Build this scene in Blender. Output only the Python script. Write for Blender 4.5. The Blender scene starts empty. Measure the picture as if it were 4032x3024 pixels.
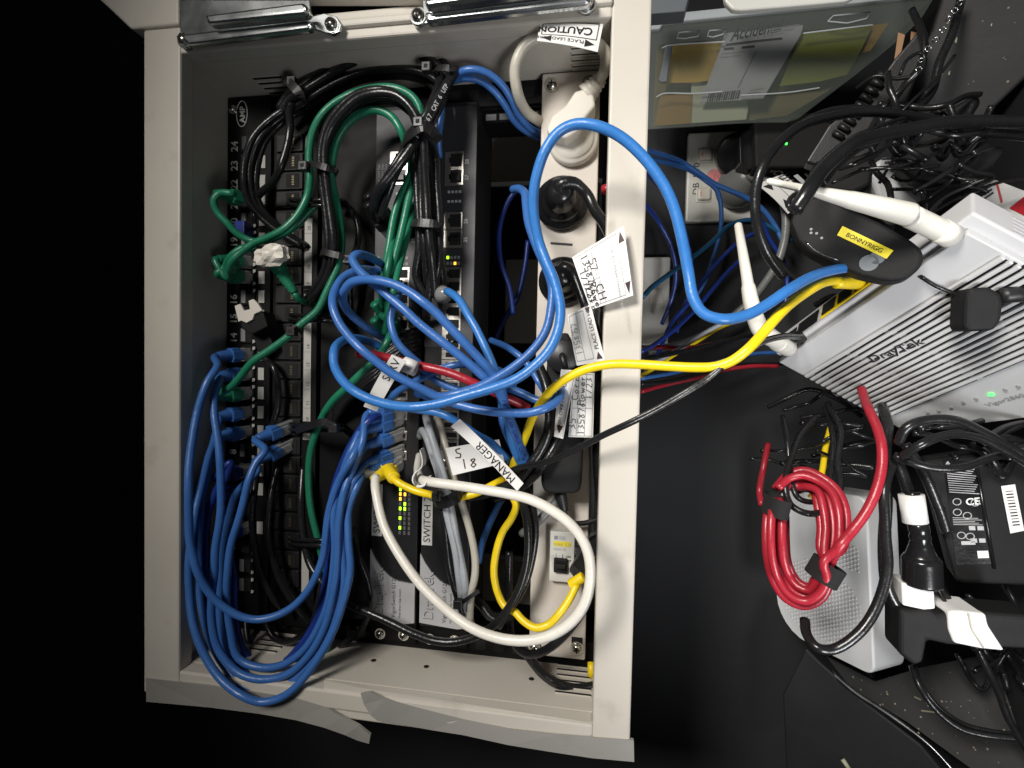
import bpy, bmesh, math, random
import numpy as np
from mathutils import Vector, Matrix
random.seed(7)
SC = bpy.context.scene
COL = SC.collection
# ---------------------------------------------------------------- frame of the place
# The photograph was taken with the phone turned on its side.  Positions below are written in millimetres in a
# wall frame: x towards the floor, y to the right along the wall, z out of the wall; W2B turns it into Blender's
# z-up world, where the wall stands upright, the shelf board below is level and the cabinet hangs on the wall.
W2B = Matrix(((0, 1, 0), (0, 0, -1), (-1, 0, 0)))
S = 4032 / 2212
F = 1900.0
_X = np.array([.988, -.026, .148]); _X /= np.linalg.norm(_X)
_Y = np.array([.0148, .9995, .028]); _Y -= _X * (_X @ _Y); _Y /= np.linalg.norm(_Y)
_Z = np.cross(_X, _Y)
R = np.array([_X, _Y, _Z])
CAM = R @ np.array([0, 0, 408.])


def ray(x, y):
    return R @ np.array([(x * S - 2016) / F, -(y * S - 1512) / F, -1.])


def D(x, y, z):
    """point of the plane at height z over the rack plane that was measured at (x, y) on the photograph"""
    r = ray(x, y)
    return CAM + (z - CAM[2]) / r[2] * r


def V(*a):
    return np.array(a, float)


def unit(v):
    v = np.array(v, float)
    return v / (np.linalg.norm(v) + 1e-12)


# ---------------------------------------------------------------- camera, world, light, exposure
cd = bpy.data.cameras.new('camera'); cam = bpy.data.objects.new('camera', cd); COL.objects.link(cam)
cd.sensor_width = 36; cd.lens = 36 * F / 4032; cd.clip_start = .01; cd.clip_end = 50
cam.matrix_world = Matrix.Translation(W2B @ Vector(CAM / 1000)) @ (W2B @ Matrix(R.tolist())).to_4x4()
SC.camera = cam
w = bpy.data.worlds.new('World'); SC.world = w; w.use_nodes = True
w.node_tree.nodes['Background'].inputs[0].default_value = (.80, .86, 1, 1)
w.node_tree.nodes['Background'].inputs[1].default_value = .014
SC.view_settings.view_transform = 'Standard'; SC.view_settings.look = 'None'
SC.view_settings.exposure = 0; SC.view_settings.gamma = 1
SC.cycles.use_denoising = True
SC.cycles.max_bounces = 6


def area(name, pos, aim, size, power, col, spread=180):
    l = bpy.data.lights.new(name, 'AREA'); l.shape = 'RECTANGLE'; l.size, l.size_y = size[0] / 1000, size[1] / 1000
    l.energy = power; l.color = col; l.spread = math.radians(spread)
    o = bpy.data.objects.new(name, l); COL.objects.link(o)
    p = W2B @ Vector(pos) / 1000; a = W2B @ Vector(aim) / 1000
    o.matrix_world = Matrix.Translation(p) @ (a - p).to_track_quat('-Z', 'Y').to_matrix().to_4x4()
    o['kind'] = 'helper'
    return o


area('room_light', (-330, 480, 900), (340, -60, 0), (260, 260), 3.3, (1, .96, .90), 75)
area('side_fill_light', (480, -450, 660), (330, 40, -60), (260, 260), 1.2, (.97, .98, 1), 64)  # fill lamp added to brighten the router and the wall plate

# ---------------------------------------------------------------- materials
MATS = {}


def mat(name, col, rough=.5, metal=0, spec=.5, noise=0., nscale=60., bump=0., bscale=400., coat=0, emit=0, trans=0, dirt=0., sheen=0, alpha=1.):
    if name in MATS: return MATS[name]
    m = bpy.data.materials.new(name); m.use_nodes = True
    nt = m.node_tree; b = nt.nodes['Principled BSDF']
    b.inputs['Base Color'].default_value = (*col, 1); b.inputs['Roughness'].default_value = rough
    b.inputs['Metallic'].default_value = metal; b.inputs['Specular IOR Level'].default_value = spec
    b.inputs['Coat Weight'].default_value = coat; b.inputs['Coat Roughness'].default_value = .1
    b.inputs['Alpha'].default_value = alpha
    if trans: b.inputs['Transmission Weight'].default_value = trans
    if emit:
        b.inputs['Emission Color'].default_value = (*col, 1); b.inputs['Emission Strength'].default_value = emit
    tc = nt.nodes.new('ShaderNodeTexCoord')
    if noise or dirt:
        n = nt.nodes.new('ShaderNodeTexNoise'); n.inputs['Scale'].default_value = nscale; n.inputs['Detail'].default_value = 6
        nt.links.new(tc.outputs['Object'], n.inputs['Vector'])
        mx = nt.nodes.new('ShaderNodeMix'); mx.data_type = 'RGBA'
        k = noise
        mx.inputs['A'].default_value = tuple(c * (1 - k) for c in col) + (1,)
        mx.inputs['B'].default_value = tuple(min(1, c * (1 + k)) for c in col) + (1,)
        nt.links.new(n.outputs['Fac'], mx.inputs['Factor'])
        out = mx.outputs['Result']
        if dirt:
            n2 = nt.nodes.new('ShaderNodeTexNoise'); n2.inputs['Scale'].default_value = nscale * 2.7; n2.inputs['Detail'].default_value = 8
            nt.links.new(tc.outputs['Object'], n2.inputs['Vector'])
            cr = nt.nodes.new('ShaderNodeValToRGB'); cr.color_ramp.elements[0].position = .60; cr.color_ramp.elements[1].position = .78
            nt.links.new(n2.outputs['Fac'], cr.inputs['Fac'])
            ml = nt.nodes.new('ShaderNodeMath'); ml.operation = 'MULTIPLY'; ml.inputs[1].default_value = dirt
            nt.links.new(cr.outputs['Color'], ml.inputs[0])
            m2 = nt.nodes.new('ShaderNodeMix'); m2.data_type = 'RGBA'
            m2.inputs['B'].default_value = (col[0] * .35 + .02, col[1] * .33 + .018, col[2] * .28 + .012, 1)
            nt.links.new(out, m2.inputs['A']); nt.links.new(ml.outputs[0], m2.inputs['Factor']); out = m2.outputs['Result']
        nt.links.new(out, b.inputs['Base Color'])
        mr = nt.nodes.new('ShaderNodeMapRange'); mr.inputs['To Min'].default_value = max(.03, rough - .1); mr.inputs['To Max'].default_value = min(1, rough + .12)
        nt.links.new(n.outputs['Fac'], mr.inputs['Value']); nt.links.new(mr.outputs[0], b.inputs['Roughness'])
    if bump:
        n3 = nt.nodes.new('ShaderNodeTexNoise'); n3.inputs['Scale'].default_value = bscale; n3.inputs['Detail'].default_value = 3
        nt.links.new(tc.outputs['Object'], n3.inputs['Vector'])
        bp = nt.nodes.new('ShaderNodeBump'); bp.inputs['Strength'].default_value = bump; bp.inputs['Distance'].default_value = .0006
        nt.links.new(n3.outputs['Fac'], bp.inputs['Height']); nt.links.new(bp.outputs[0], b.inputs['Normal'])
    MATS[name] = m
    return m


mat('cream_paint', (.55, .515, .455), .42, noise=.08, nscale=11, bump=.14, bscale=900, dirt=.34)
mat('grey_paint', (.30, .29, .27), .5, noise=.08, nscale=20, bump=.15, bscale=700, dirt=.3)
mat('strip_cream', (.58, .53, .47), .4, noise=.04, nscale=20, bump=.06, bscale=900, dirt=.1)
mat('black_metal', (.005, .005, .0055), .55, spec=.18, noise=.3, nscale=50, bump=.1, bscale=900)
mat('switch_black', (.010, .010, .011), .5, spec=.35, noise=.15, nscale=40, bump=.25, bscale=2500)
mat('dark_grey_face', (.038, .038, .042), .5, metal=.2, noise=.1, nscale=60, bump=.15, bscale=2500)
mat('silver_face', (.58, .58, .59), .36, metal=.3, noise=.05, nscale=80, bump=.1, bscale=2500)
mat('chrome', (.62, .64, .64), .24, metal=1, noise=.12, nscale=35, bump=.15, bscale=60)
mat('zinc', (.62, .60, .54), .24, metal=1, noise=.2, nscale=200)
mat('port_metal', (.55, .52, .48), .3, metal=.85, noise=.15, nscale=300)
mat('hole', (.003, .003, .003), .8)
mat('gold', (.5, .42, .25), .3, metal=.8)
mat('print_white', (.72, .72, .70), .6)
mat('print_grey', (.25, .25, .25), .6)
mat('print_black', (.012, .010, .012), .6)
mat('print_maroon', (.045, .018, .02), .6)
mat('print_light', (.42, .42, .43), .6)
mat('print_red', (.55, .06, .06), .5)
mat('paper', (.74, .73, .71), .5, noise=.03, nscale=90, bump=.3, bscale=80)
mat('paper_old', (.52, .50, .44), .6, noise=.08, nscale=60, bump=.3, bscale=120)
mat('label_strip', (.46, .45, .42), .6, noise=.06, nscale=150)
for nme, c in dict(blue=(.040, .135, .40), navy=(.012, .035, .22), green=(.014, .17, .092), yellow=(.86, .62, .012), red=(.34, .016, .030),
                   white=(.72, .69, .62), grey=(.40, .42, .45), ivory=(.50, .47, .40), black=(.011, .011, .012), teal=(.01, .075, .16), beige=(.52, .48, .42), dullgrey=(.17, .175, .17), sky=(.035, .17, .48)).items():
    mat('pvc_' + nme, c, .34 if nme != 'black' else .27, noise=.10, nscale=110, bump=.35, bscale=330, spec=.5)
mat('rubber', (.012, .012, .013), .42, noise=.2, nscale=80, bump=.2, bscale=600)
mat('gloss_black', (.010, .010, .011), .20, noise=.25, nscale=60, bump=.1, bscale=500)
mat('matte_black', (.008, .008, .0085), .6, spec=.25, noise=.12, nscale=90, bump=.35, bscale=2600)
mat('velcro', (.010, .010, .011), .95, noise=.3, nscale=500, bump=1, bscale=1500)
mat('plug_white', (.66, .62, .55), .38, noise=.03, nscale=60, bump=.1, bscale=300)
mat('wall_plate', (.62, .61, .56), .32, noise=.04, nscale=40)
mat('router_silver', (.54, .545, .55), .38, metal=.1, noise=.03, nscale=40, bump=.08, bscale=3000)
mat('router_white', (.55, .55, .56), .42, noise=.03, nscale=60)
mat('antenna_white', (.72, .70, .63), .36, noise=.03, nscale=60, bump=.1, bscale=400)
mat('modem_white', (.66, .67, .68), .4, noise=.04, nscale=40, bump=.06, bscale=900)
mat('clear_plug', (.55, .56, .56), .18, trans=.55, alpha=.8)
mat('board', (.010, .010, .011), .6, noise=.35, nscale=16, bump=.2, bscale=200, dirt=.15)
mat('wallmat', (.020, .021, .023), .85, noise=.18, nscale=9, bump=.3, bscale=350)
mat('dust', (.22, .20, .14), .9)
mat('led_green', (.35, 1, .02), emit=3.0); mat('led_amber', (1, .42, .03), emit=2.6); mat('led_bright', (.05, 1, .08), emit=4)
mat('led_off', (.10, .10, .10), .5)
mat('yellow_tape', (.80, .66, .03), .45, noise=.04, nscale=60)
mat('pink', (.72, .28, .28), .5, noise=.1, nscale=200)
mat('orange_line', (.75, .22, .12), .5)
mat('box_plastic', (.13, .15, .135), .3, noise=.03, nscale=12, bump=.1, bscale=40, alpha=.22)
mat('box_rim', (.50, .54, .55), .2, noise=.05, nscale=30, alpha=.75)
mat('card_yellow', (.46, .29, .015), .7, noise=.15, nscale=14); mat('card_green', (.17, .19, .012), .7, noise=.2, nscale=12)
mat('card_brown', (.13, .105, .035), .7, noise=.25, nscale=10); mat('card_cream', (.40, .42, .30), .7, noise=.08, nscale=20); mat('card_orange', (.26, .15, .02), .7, noise=.2, nscale=14)
mat('sheet_grey', (.33, .33, .34), .6, noise=.08, nscale=20); mat('sheet_pink', (.45, .32, .35), .6)
mat('grip_grey', (.10, .115, .125), .5)
mat('wood_chip', (.42, .24, .13), .8)
mat('steel_rod', (.42, .43, .45), .25, metal=1, noise=.3, nscale=60)
mat('red_plastic', (.50, .02, .03), .3)


# ---------------------------------------------------------------- mesh builder (wall-frame millimetres)
_tc = {}


def text_geo(s, bold=False):
    k = (s, bold)
    if k not in _tc:
        c = bpy.data.curves.new('t', 'FONT'); c.body = s; c.size = 1; c.resolution_u = 3; c.align_x = 'LEFT'
        if bold: c.offset = .022
        o = bpy.data.objects.new('t', c)
        me = bpy.data.meshes.new_from_object(o)
        vs = [tuple(v.co) for v in me.vertices]; fs = [tuple(p.vertices) for p in me.polygons]
        bpy.data.objects.remove(o); bpy.data.curves.remove(c); bpy.data.meshes.remove(me)
        _tc[k] = (vs, fs)
    return _tc[k]


class MB:
    def __init__(s): s.v = []; s.f = []; s.m = []; s.sm = []; s.mats = []; s.T = None

    def mi(s, m):
        m = MATS[m]
        if m not in s.mats: s.mats.append(m)
        return s.mats.index(m)

    def add(s, vs, fs, m, smooth=False):
        k = len(s.v); i = s.mi(m)
        for v in vs:
            v = np.array(v, float)
            s.v.append(s.T(v) if s.T else v)
        for f in fs: s.f.append([k + q for q in f]); s.m.append(i); s.sm.append(smooth)
        return s

    def box(s, x0, x1, y0, y1, z0, z1, m, bev=0):
        bm = bmesh.new(); bmesh.ops.create_cube(bm, size=1)
        for v in bm.verts: v.co = ((x0 + x1) / 2 + v.co.x * (x1 - x0), (y0 + y1) / 2 + v.co.y * (y1 - y0), (z0 + z1) / 2 + v.co.z * (z1 - z0))
        if bev: bmesh.ops.bevel(bm, geom=bm.edges[:], offset=bev, segments=2, profile=.5, affect='EDGES')
        return s.bm(bm, m)

    def bm(s, bm, m, smooth=False):
        bm.verts.ensure_lookup_table()
        s.add([tuple(v.co) for v in bm.verts], [[v.index for v in f.verts] for f in bm.faces], m, smooth); bm.free(); return s

    def prism(s, poly, zt, m, bev=0, mside=None):
        """poly: 3D points (planar), extruded by vector zt"""
        bm = bmesh.new(); zt = np.array(zt, float)
        a = [bm.verts.new(tuple(p)) for p in poly]; b = [bm.verts.new(tuple(np.array(p) + zt)) for p in poly]
        n = len(a); bm.faces.new(a); bm.faces.new(b[::-1])
        for i in range(n): bm.faces.new((a[(i + 1) % n], a[i], b[i], b[(i + 1) % n]))
        bmesh.ops.recalc_face_normals(bm, faces=bm.faces[:])
        if bev: bmesh.ops.bevel(bm, geom=bm.edges[:], offset=bev, segments=3, profile=.5, affect='EDGES')
        bmesh.ops.triangulate(bm, faces=[f for f in bm.faces if len(f.verts) > 4])
        return s.bm(bm, m)

    def tube(s, pts, r, m, n=12, caps=True, ridge=None):
        pts = [np.array(p, float) for p in pts]; k = len(pts)
        rr = r if hasattr(r, '__len__') else [r] * k
        tan = [unit(pts[min(i + 1, k - 1)] - pts[max(i - 1, 0)]) for i in range(k)]
        good = [i for i in range(k) if np.linalg.norm(tan[i]) > .5]
        for i in range(k):
            if np.linalg.norm(tan[i]) < .5 and good: tan[i] = tan[min(good, key=lambda g_: abs(g_ - i))]
        u = np.cross(tan[0], V(0, 0, 1))
        if np.linalg.norm(u) < .1: u = np.cross(tan[0], V(0, 1, 0))
        u = unit(u); vs = []; fs = []
        for i in range(k):
            u = unit(u - tan[i] * (u @ tan[i])); w_ = np.cross(tan[i], u)
            for j in range(n):
                a = 2 * math.pi * j / n
                vs.append(pts[i] + rr[i] * (math.cos(a) * u + math.sin(a) * w_))
        for i in range(k - 1):
            for j in range(n): fs.append((i * n + j, i * n + (j + 1) % n, (i + 1) * n + (j + 1) % n, (i + 1) * n + j))
        if caps: fs.append(tuple(range(n))[::-1]); fs.append(tuple((k - 1) * n + j for j in range(n)))
        return s.add(vs, fs, m, True)

    def cyl(s, p, q, r, m, n=24, bev=0):
        p = np.array(p, float); q = np.array(q, float)
        if bev:
            d = unit(q - p); return s.tube([p, p, p + d * bev * .01, q - d * bev, q - d * bev * .3, q, q], [r - .01, r, r, r, r - bev * .3, r - bev, .01], m, n)
        return s.tube([p, p, p, q, q, q], [.01, r * .999, r, r, r * .999, .01], m, n, False)

    def disc(s, c, nrm, r, m, n=20):
        nrm = unit(nrm); u = unit(np.cross(nrm, V(.3, 1, .2))); w_ = np.cross(nrm, u); c = np.array(c, float)
        return s.add([c + r * (math.cos(2 * math.pi * j / n) * u + math.sin(2 * math.pi * j / n) * w_) for j in range(n)], [tuple(range(n))], m)

    def quad(s, pts, m):
        return s.add(pts, [tuple(range(len(pts)))], m)

    def text(s, t, o, right, up, size, m, bold=False, sx=1.):
        right = unit(right); up = unit(up); vs, fs = text_geo(t, bold); o = np.array(o, float)
        return s.add([o + right * x * size * sx + up * y * size for x, y, z in vs], fs, m)

    def stroke(s, pts, wd, m, nrm):
        """a flat pen stroke of width wd through pts on a plane with normal nrm"""
        pts = [np.array(p, float) for p in pts]; vs = []; fs = []
        for i, p in enumerate(pts):
            t = unit(pts[min(i + 1, len(pts) - 1)] - pts[max(i - 1, 0)]); sd = unit(np.cross(nrm, t)) * wd / 2
            vs += [p - sd, p + sd]
            if i: fs.append((2 * i - 2, 2 * i - 1, 2 * i + 1, 2 * i))
        return s.add(vs, fs, m)

    def build(s, name, parent=None, base=None):
        vs = np.array(s.v)
        if parent is not None: org = parent.get('_o'); org = V(*org)
        else: org = V(*base) if base is not None else vs.mean(0)
        me = bpy.data.meshes.new(name)
        me.from_pydata([tuple((v - org) / 1000) for v in vs], [], s.f)
        for m in s.mats: me.materials.append(m)
        for p, i, sm in zip(me.polygons, s.m, s.sm): p.material_index = i; p.use_smooth = sm
        me.update()
        o = bpy.data.objects.new(name, me); COL.objects.link(o); o['_o'] = list(map(float, org))
        if parent is not None: o.parent = parent
        else: o.matrix_world = Matrix.Translation(W2B @ Vector(org / 1000)) @ W2B.to_4x4()
        return o


def tag(o, label, cat, group=None):
    o['label'] = label; o['category'] = cat
    if group: o['group'] = group
    return o


def thing(name, label, cat, base, group=None):
    o = bpy.data.objects.new(name, None); o.empty_display_size = .01; COL.objects.link(o)
    o['_o'] = list(map(float, base))
    o.matrix_world = Matrix.Translation(W2B @ Vector(base) / 1000) @ W2B.to_4x4()
    return tag(o, label, cat, group)


def struct(o): o['kind'] = 'structure'; return o


def smoothpath(pts, step=2.6):
    """Catmull-Rom through 3D points, then resampled"""
    P = [np.array(p, float) for p in pts]
    if len(P) == 2: P = [P[0], (P[0] + P[1]) / 2, P[1]]
    Q = [2 * P[0] - P[1]] + P + [2 * P[-1] - P[-2]]; out = []
    for i in range(1, len(Q) - 2):
        a, b, c, d = Q[i - 1:i + 3]; L = np.linalg.norm(c - b); n = max(2, int(L / step))
        t0 = 0; t1 = max(1e-3, np.linalg.norm(b - a)) ** .5; t2 = t1 + max(1e-3, L) ** .5; t3 = t2 + max(1e-3, np.linalg.norm(d - c)) ** .5
        for k in range(n):
            t = t1 + (t2 - t1) * k / n
            A1 = (t1 - t) / t1 * a + t / t1 * b; A2 = (t2 - t) / (t2 - t1) * b + (t - t1) / (t2 - t1) * c; A3 = (t3 - t) / (t3 - t2) * c + (t - t2) / (t3 - t2) * d
            B1 = (t2 - t) / t2 * A1 + t / t2 * A2; B2 = (t3 - t) / (t3 - t1) * A2 + (t - t1) / (t3 - t1) * A3
            out.append((t2 - t) / (t2 - t1) * B1 + (t - t1) / (t2 - t1) * B2)
    out.append(P[-1]); return out


def px(pts, z=None):
    """(x, y[, z]) measured on the photograph -> 3D; heights left out are interpolated between the given ones"""
    zs = [(i, p[2]) for i, p in enumerate(pts) if len(p) > 2]
    if not zs: zs = [(0, z)]
    xs, ys = zip(*zs)
    return [D(p[0], p[1], float(np.interp(i, xs, ys))) for i, p in enumerate(pts)]


def plug(parent, tip, back, col, boot=True, L=27):
    """modular plug: clear head at tip, ribbed boot towards back direction"""
    d = unit(back); tip = np.array(tip, float)
    u = unit(np.cross(d, V(1, 0, .05))); w_ = unit(np.cross(u, d))
    b = MB(); b.T = lambda v: tip + u * v[0] + w_ * v[1] + d * v[2]
    b.box(-5.8, 5.8, -4, 4, -6, 14, 'clear_plug', .6); b.box(-3.2, 3.2, 4.1, 5.6, -2, 14, 'clear_plug')
    b.build('plug', parent)
    if boot:
        b = MB(); b.T = lambda v: tip + u * v[0] + w_ * v[1] + d * v[2]
        b.box(-6.4, 6.4, -4.7, 4.7, 9, 17, col, 1.2)
        b.box(-4, 4, 4.6, 6.6, 7, 17, col, .6)
        n = 13; zs = [16 + (L - 16) * i / (n - 1) for i in range(n)]
        b.tube([V(0, 0, z) for z in zs], [5.6 - 1.7 * i / (n - 1) - (.65 if i % 2 else 0) for i in range(n)], col, 14)
        b.build('boot', parent)


def cable(name, label, m, d, pts, z=60, ends=(), cat='cable', group=None, raw=None, n=12, wob=.35):
    P = raw if raw is not None else px(pts, z)
    path = smoothpath(P)
    ph = [random.uniform(0, 6.3) for _ in range(4)]
    path = [p + wob * V(math.sin(i * .11 + ph[0]) + .5 * math.sin(i * .37 + ph[1]), math.sin(i * .13 + ph[2]), math.sin(i * .17 + ph[3])) for i, p in enumerate(path)]
    t = thing(name, label, cat, path[len(path) // 2], group)
    b = MB(); b.tube(path, d / 2, 'pvc_' + m if 'pvc_' + m in MATS else m, n); b.build('jacket', t)
    for e in ends: plug(t, e[0], e[1], 'pvc_' + m, *e[2:])
    t['_p'] = 0
    CP[label] = path
    return t


CP = {}
OUT = V(0, 0, 1)

# ================================================================ THE SETTING
b = MB(); b.box(-900, 1100, -900, 900, -260, -236, 'wallmat'); struct(b.build('wall'))
b = MB(); b.box(420, 450, -900, 900, -236, 330, 'board'); struct(b.build('floor'))

# ================================================================ THE CABINET
cab = thing('wall_cabinet', 'open cream painted steel wall cabinet full of patch leads, its lower edge trim torn', 'cabinet', (100, 8, -235))
XL, XR, YB, YT = -269, 76, -240, 256
b = MB()
b.box(-294, -261, -262, 276, 46, 60, 'cream_paint', 1.6)
b.box(72.5, 99, -260, 292, 44, 60.2, 'cream_paint', 1.6)
b.box(-261.2, 72.7, 255.5, 276, 46, 59.8, 'cream_paint', 1.6)
b.box(-261.2, 72.7, 262.5, 268, 59, 63.5, 'cream_paint', 1.4)
b.box(-261.2, 72.7, -255, -240.5, 46, 59.8, 'cream_paint', 1.6)
b.box(-261.2, 72.7, -263, -255.2, 44, 57, 'cream_paint', 1.2)
b.build('front_frame', cab)
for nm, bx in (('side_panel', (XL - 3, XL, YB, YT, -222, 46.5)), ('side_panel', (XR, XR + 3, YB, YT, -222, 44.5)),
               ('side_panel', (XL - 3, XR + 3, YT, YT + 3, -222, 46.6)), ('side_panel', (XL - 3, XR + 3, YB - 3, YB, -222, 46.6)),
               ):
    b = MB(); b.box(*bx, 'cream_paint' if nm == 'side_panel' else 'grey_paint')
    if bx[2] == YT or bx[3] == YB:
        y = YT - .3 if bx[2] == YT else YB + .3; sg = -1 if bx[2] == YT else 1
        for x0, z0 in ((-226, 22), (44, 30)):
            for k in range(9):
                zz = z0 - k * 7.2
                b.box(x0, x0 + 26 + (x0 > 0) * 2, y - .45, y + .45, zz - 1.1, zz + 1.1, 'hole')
                b.box(x0, x0 + 26 + (x0 > 0) * 2, y - (.9 if x0 > 0 and sg < 0 else .2), y + .6, zz + 1.15, zz + (2.6 if x0 > 0 and sg < 0 else 1.5), 'cream_paint')  # cream louvre strips; the thick ones stand in for light through the slots
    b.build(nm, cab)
# torn grey edge trim along the far side of the frame
b = MB()
for poly in ([(315, 1465), (450, 1481), (560, 1497), (640, 1508), (700, 1526), (740, 1550), (775, 1568), (800, 1588), (797, 1607), (770, 1599), (745, 1588), (700, 1572), (640, 1556), (560, 1542), (450, 1528), (316, 1516)],
             [(779, 1499), (800, 1496), (830, 1510), (900, 1528), (1000, 1553), (1100, 1575), (1200, 1588), (1369, 1600), (1370, 1646), (1280, 1638), (1200, 1626), (1100, 1610), (1000, 1588), (930, 1577), (850, 1562), (815, 1557), (800, 1545), (786, 1522)]):
    b.prism([D(x, y, 60.6 + .9 * math.sin(i * 1.3)) for i, (x, y) in enumerate(poly)], (0, 0, -2.2), 'grey_paint')
b.build('edge_trim', cab)
b = MB()
b.prism([D(x, y, 58) for x, y in [(700, 1470), (790, 1488), (1295, 1564), (1369, 1600), (1200, 1588), (1000, 1554), (830, 1512), (700, 1492)]], (0, 0, -2), 'cream_paint')
b.build('torn_flange', cab)
# chrome hinge leaves along the near side
for poly, tabs in (([(386, 0), (668, 0), (672, 30), (690, 44), (676, 62), (402, 97), (390, 70)], [(717, 55), (400, 88)]),
                   ([(912, 0), (1273, -14), (1278, 6), (916, 50)], [(904, 36), (1267, 8)])):
    P = [D(x, y, 66) for x, y in poly]
    h = thing('hinge', 'long bright chrome hinge with a bent lip %s the frame corner' % ('beside the dark left of' if poly[0][0] < 500 else 'ending near'), 'hinge', P[0], 'chrome door hinges') if 0 else None
    hb = MB(); hb.prism(P, (0, 0, -2.2), 'chrome', .6)
    if poly[0][0] < 500:
        hb.prism([D(x, y, 73) for x, y in [(390, 72), (664, 38), (676, 50), (668, 62), (404, 95), (393, 86)]], (0, 0, -7), 'chrome', 2.4)
        hb.prism([D(x, y, 82) for x, y in [(436, 30), (654, 2), (666, 14), (660, 28), (448, 50)]], (0, 0, -9), 'chrome', 2.6)
        hb.prism([D(x, y, 66.5) for x, y in [(654, 40), (700, 28), (728, 36), (738, 52), (734, 68), (716, 74), (688, 66), (660, 60)]], (0, 0, -2), 'chrome', .7)
    else:
        hb.prism([D(x, y, 74) for x, y in [(914, 24), (1272, -20), (1280, -4), (1272, 6), (920, 46)]], (0, 0, -8), 'chrome', 2.6)
        hb.prism([D(x, y, 84) for x, y in [(914, -4), (1270, -46), (1272, -34), (918, 12)]], (0, 0, -9), 'chrome', 2.6)
    hp = hb.build('hinge', cab)
    for x, y in tabs:
        c = D(x, y, 66); q = MB(); q.cyl(c + V(0, 0, -3), c + V(0, 0, 1), 6, 'chrome', 20); q.build('tab', hp)
        q = MB(); q.tube([c + V(0, 0, z) for z in (0, 1, 3.2, 4.6, 5)], [4.6, 4.8, 4.2, 2.5, .1], 'zinc', 18)
        q.box(c[0] - 2.4, c[0] + 2.4, c[1] - .5, c[1] + .5, c[2] + 4.6, c[2] + 5.2, 'hole'); q.box(c[0] - .5, c[0] + .5, c[1] - 2.4, c[1] + 2.4, c[2] + 4.6, c[2] + 5.3, 'hole')
        q.build('screw', hp)
b = MB()
b.prism([D(x, y, 62) for x, y in [(150, -60), (240, 22), (282, 62), (386, 52), (386, -60)]], (0, 0, -18), 'cream_paint', 2)
b.prism([D(x, y, 68) for x, y in [(386, -60), (386, -6), (912, -6), (1300, -40), (1300, -60)]], (0, 0, -10), 'cream_paint', 2)
b.build('door', cab)
for k, (x, y) in enumerate([(806, 1479), (920, 1490), (1147, 1508)]):
    c = D(x, y, 18); c[1] = YB + .5; b = MB(); b.disc(c, (0, 1, 0), 2.2, 'hole'); b.build('screw_hole', cab)

# rack rails
for yy in ((236, 255.5), (-239.5, -218)):
    r = thing('rack_rail', 'black steel rack rail with square holes, %s end of the equipment' % ('beside the white plug' if yy[0] > 0 else 'beside the breaker'), 'rack rail', (-96, yy[0], -8), 'rack mounting rails')
    b = MB(); b.box(XL + 1, XR - 1, yy[0], yy[1], -9, -6, 'black_metal', .4)
    b.box(XL + 1, XR - 1, yy[1 if yy[0] < 0 else 0] - 1, yy[1 if yy[0] < 0 else 0] + 1, -60, -9.2, 'black_metal')
    for k in range(21):
        x = -262 + k * 15.9
        b.box(x - 4.4, x + 4.4, yy[0] + 5, yy[0] + 14, -6.2, -5.6, 'hole')
    b.build('rail', r)
b = MB(); b.box(-34, 18, 226, 236, -40, -14, 'black_metal', .5)
for k in range(4):
    b.box(-30 + k * 12, -21 + k * 12, 228, 233, -14.2, -13.6, 'print_grey')
tag(b.build('rack_rail'), 'short black slotted rail behind the blue pair near the white plug', 'rack rail')


def screw(parent, c, r=4.6, m='zinc', name='screw'):
    b = MB(); c = np.array(c, float)
    b.cyl(c + V(0, 0, -.5), c + V(0, 0, .6), r * 1.35, m, 20)
    b.tube([c + V(0, 0, z) for z in (.5, 1.2, 2.6, 3.6, 3.9)], [r, r, r * .85, r * .45, .1], m, 18)
    b.box(c[0] - r * .55, c[0] + r * .55, c[1] - .5, c[1] + .5, c[2] + 3.3, c[2] + 4.1, 'hole')
    b.box(c[0] - .5, c[0] + .5, c[1] - r * .55, c[1] + r * .55, c[2] + 3.3, c[2] + 4.15, 'hole')
    return b.build(name, parent)


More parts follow.
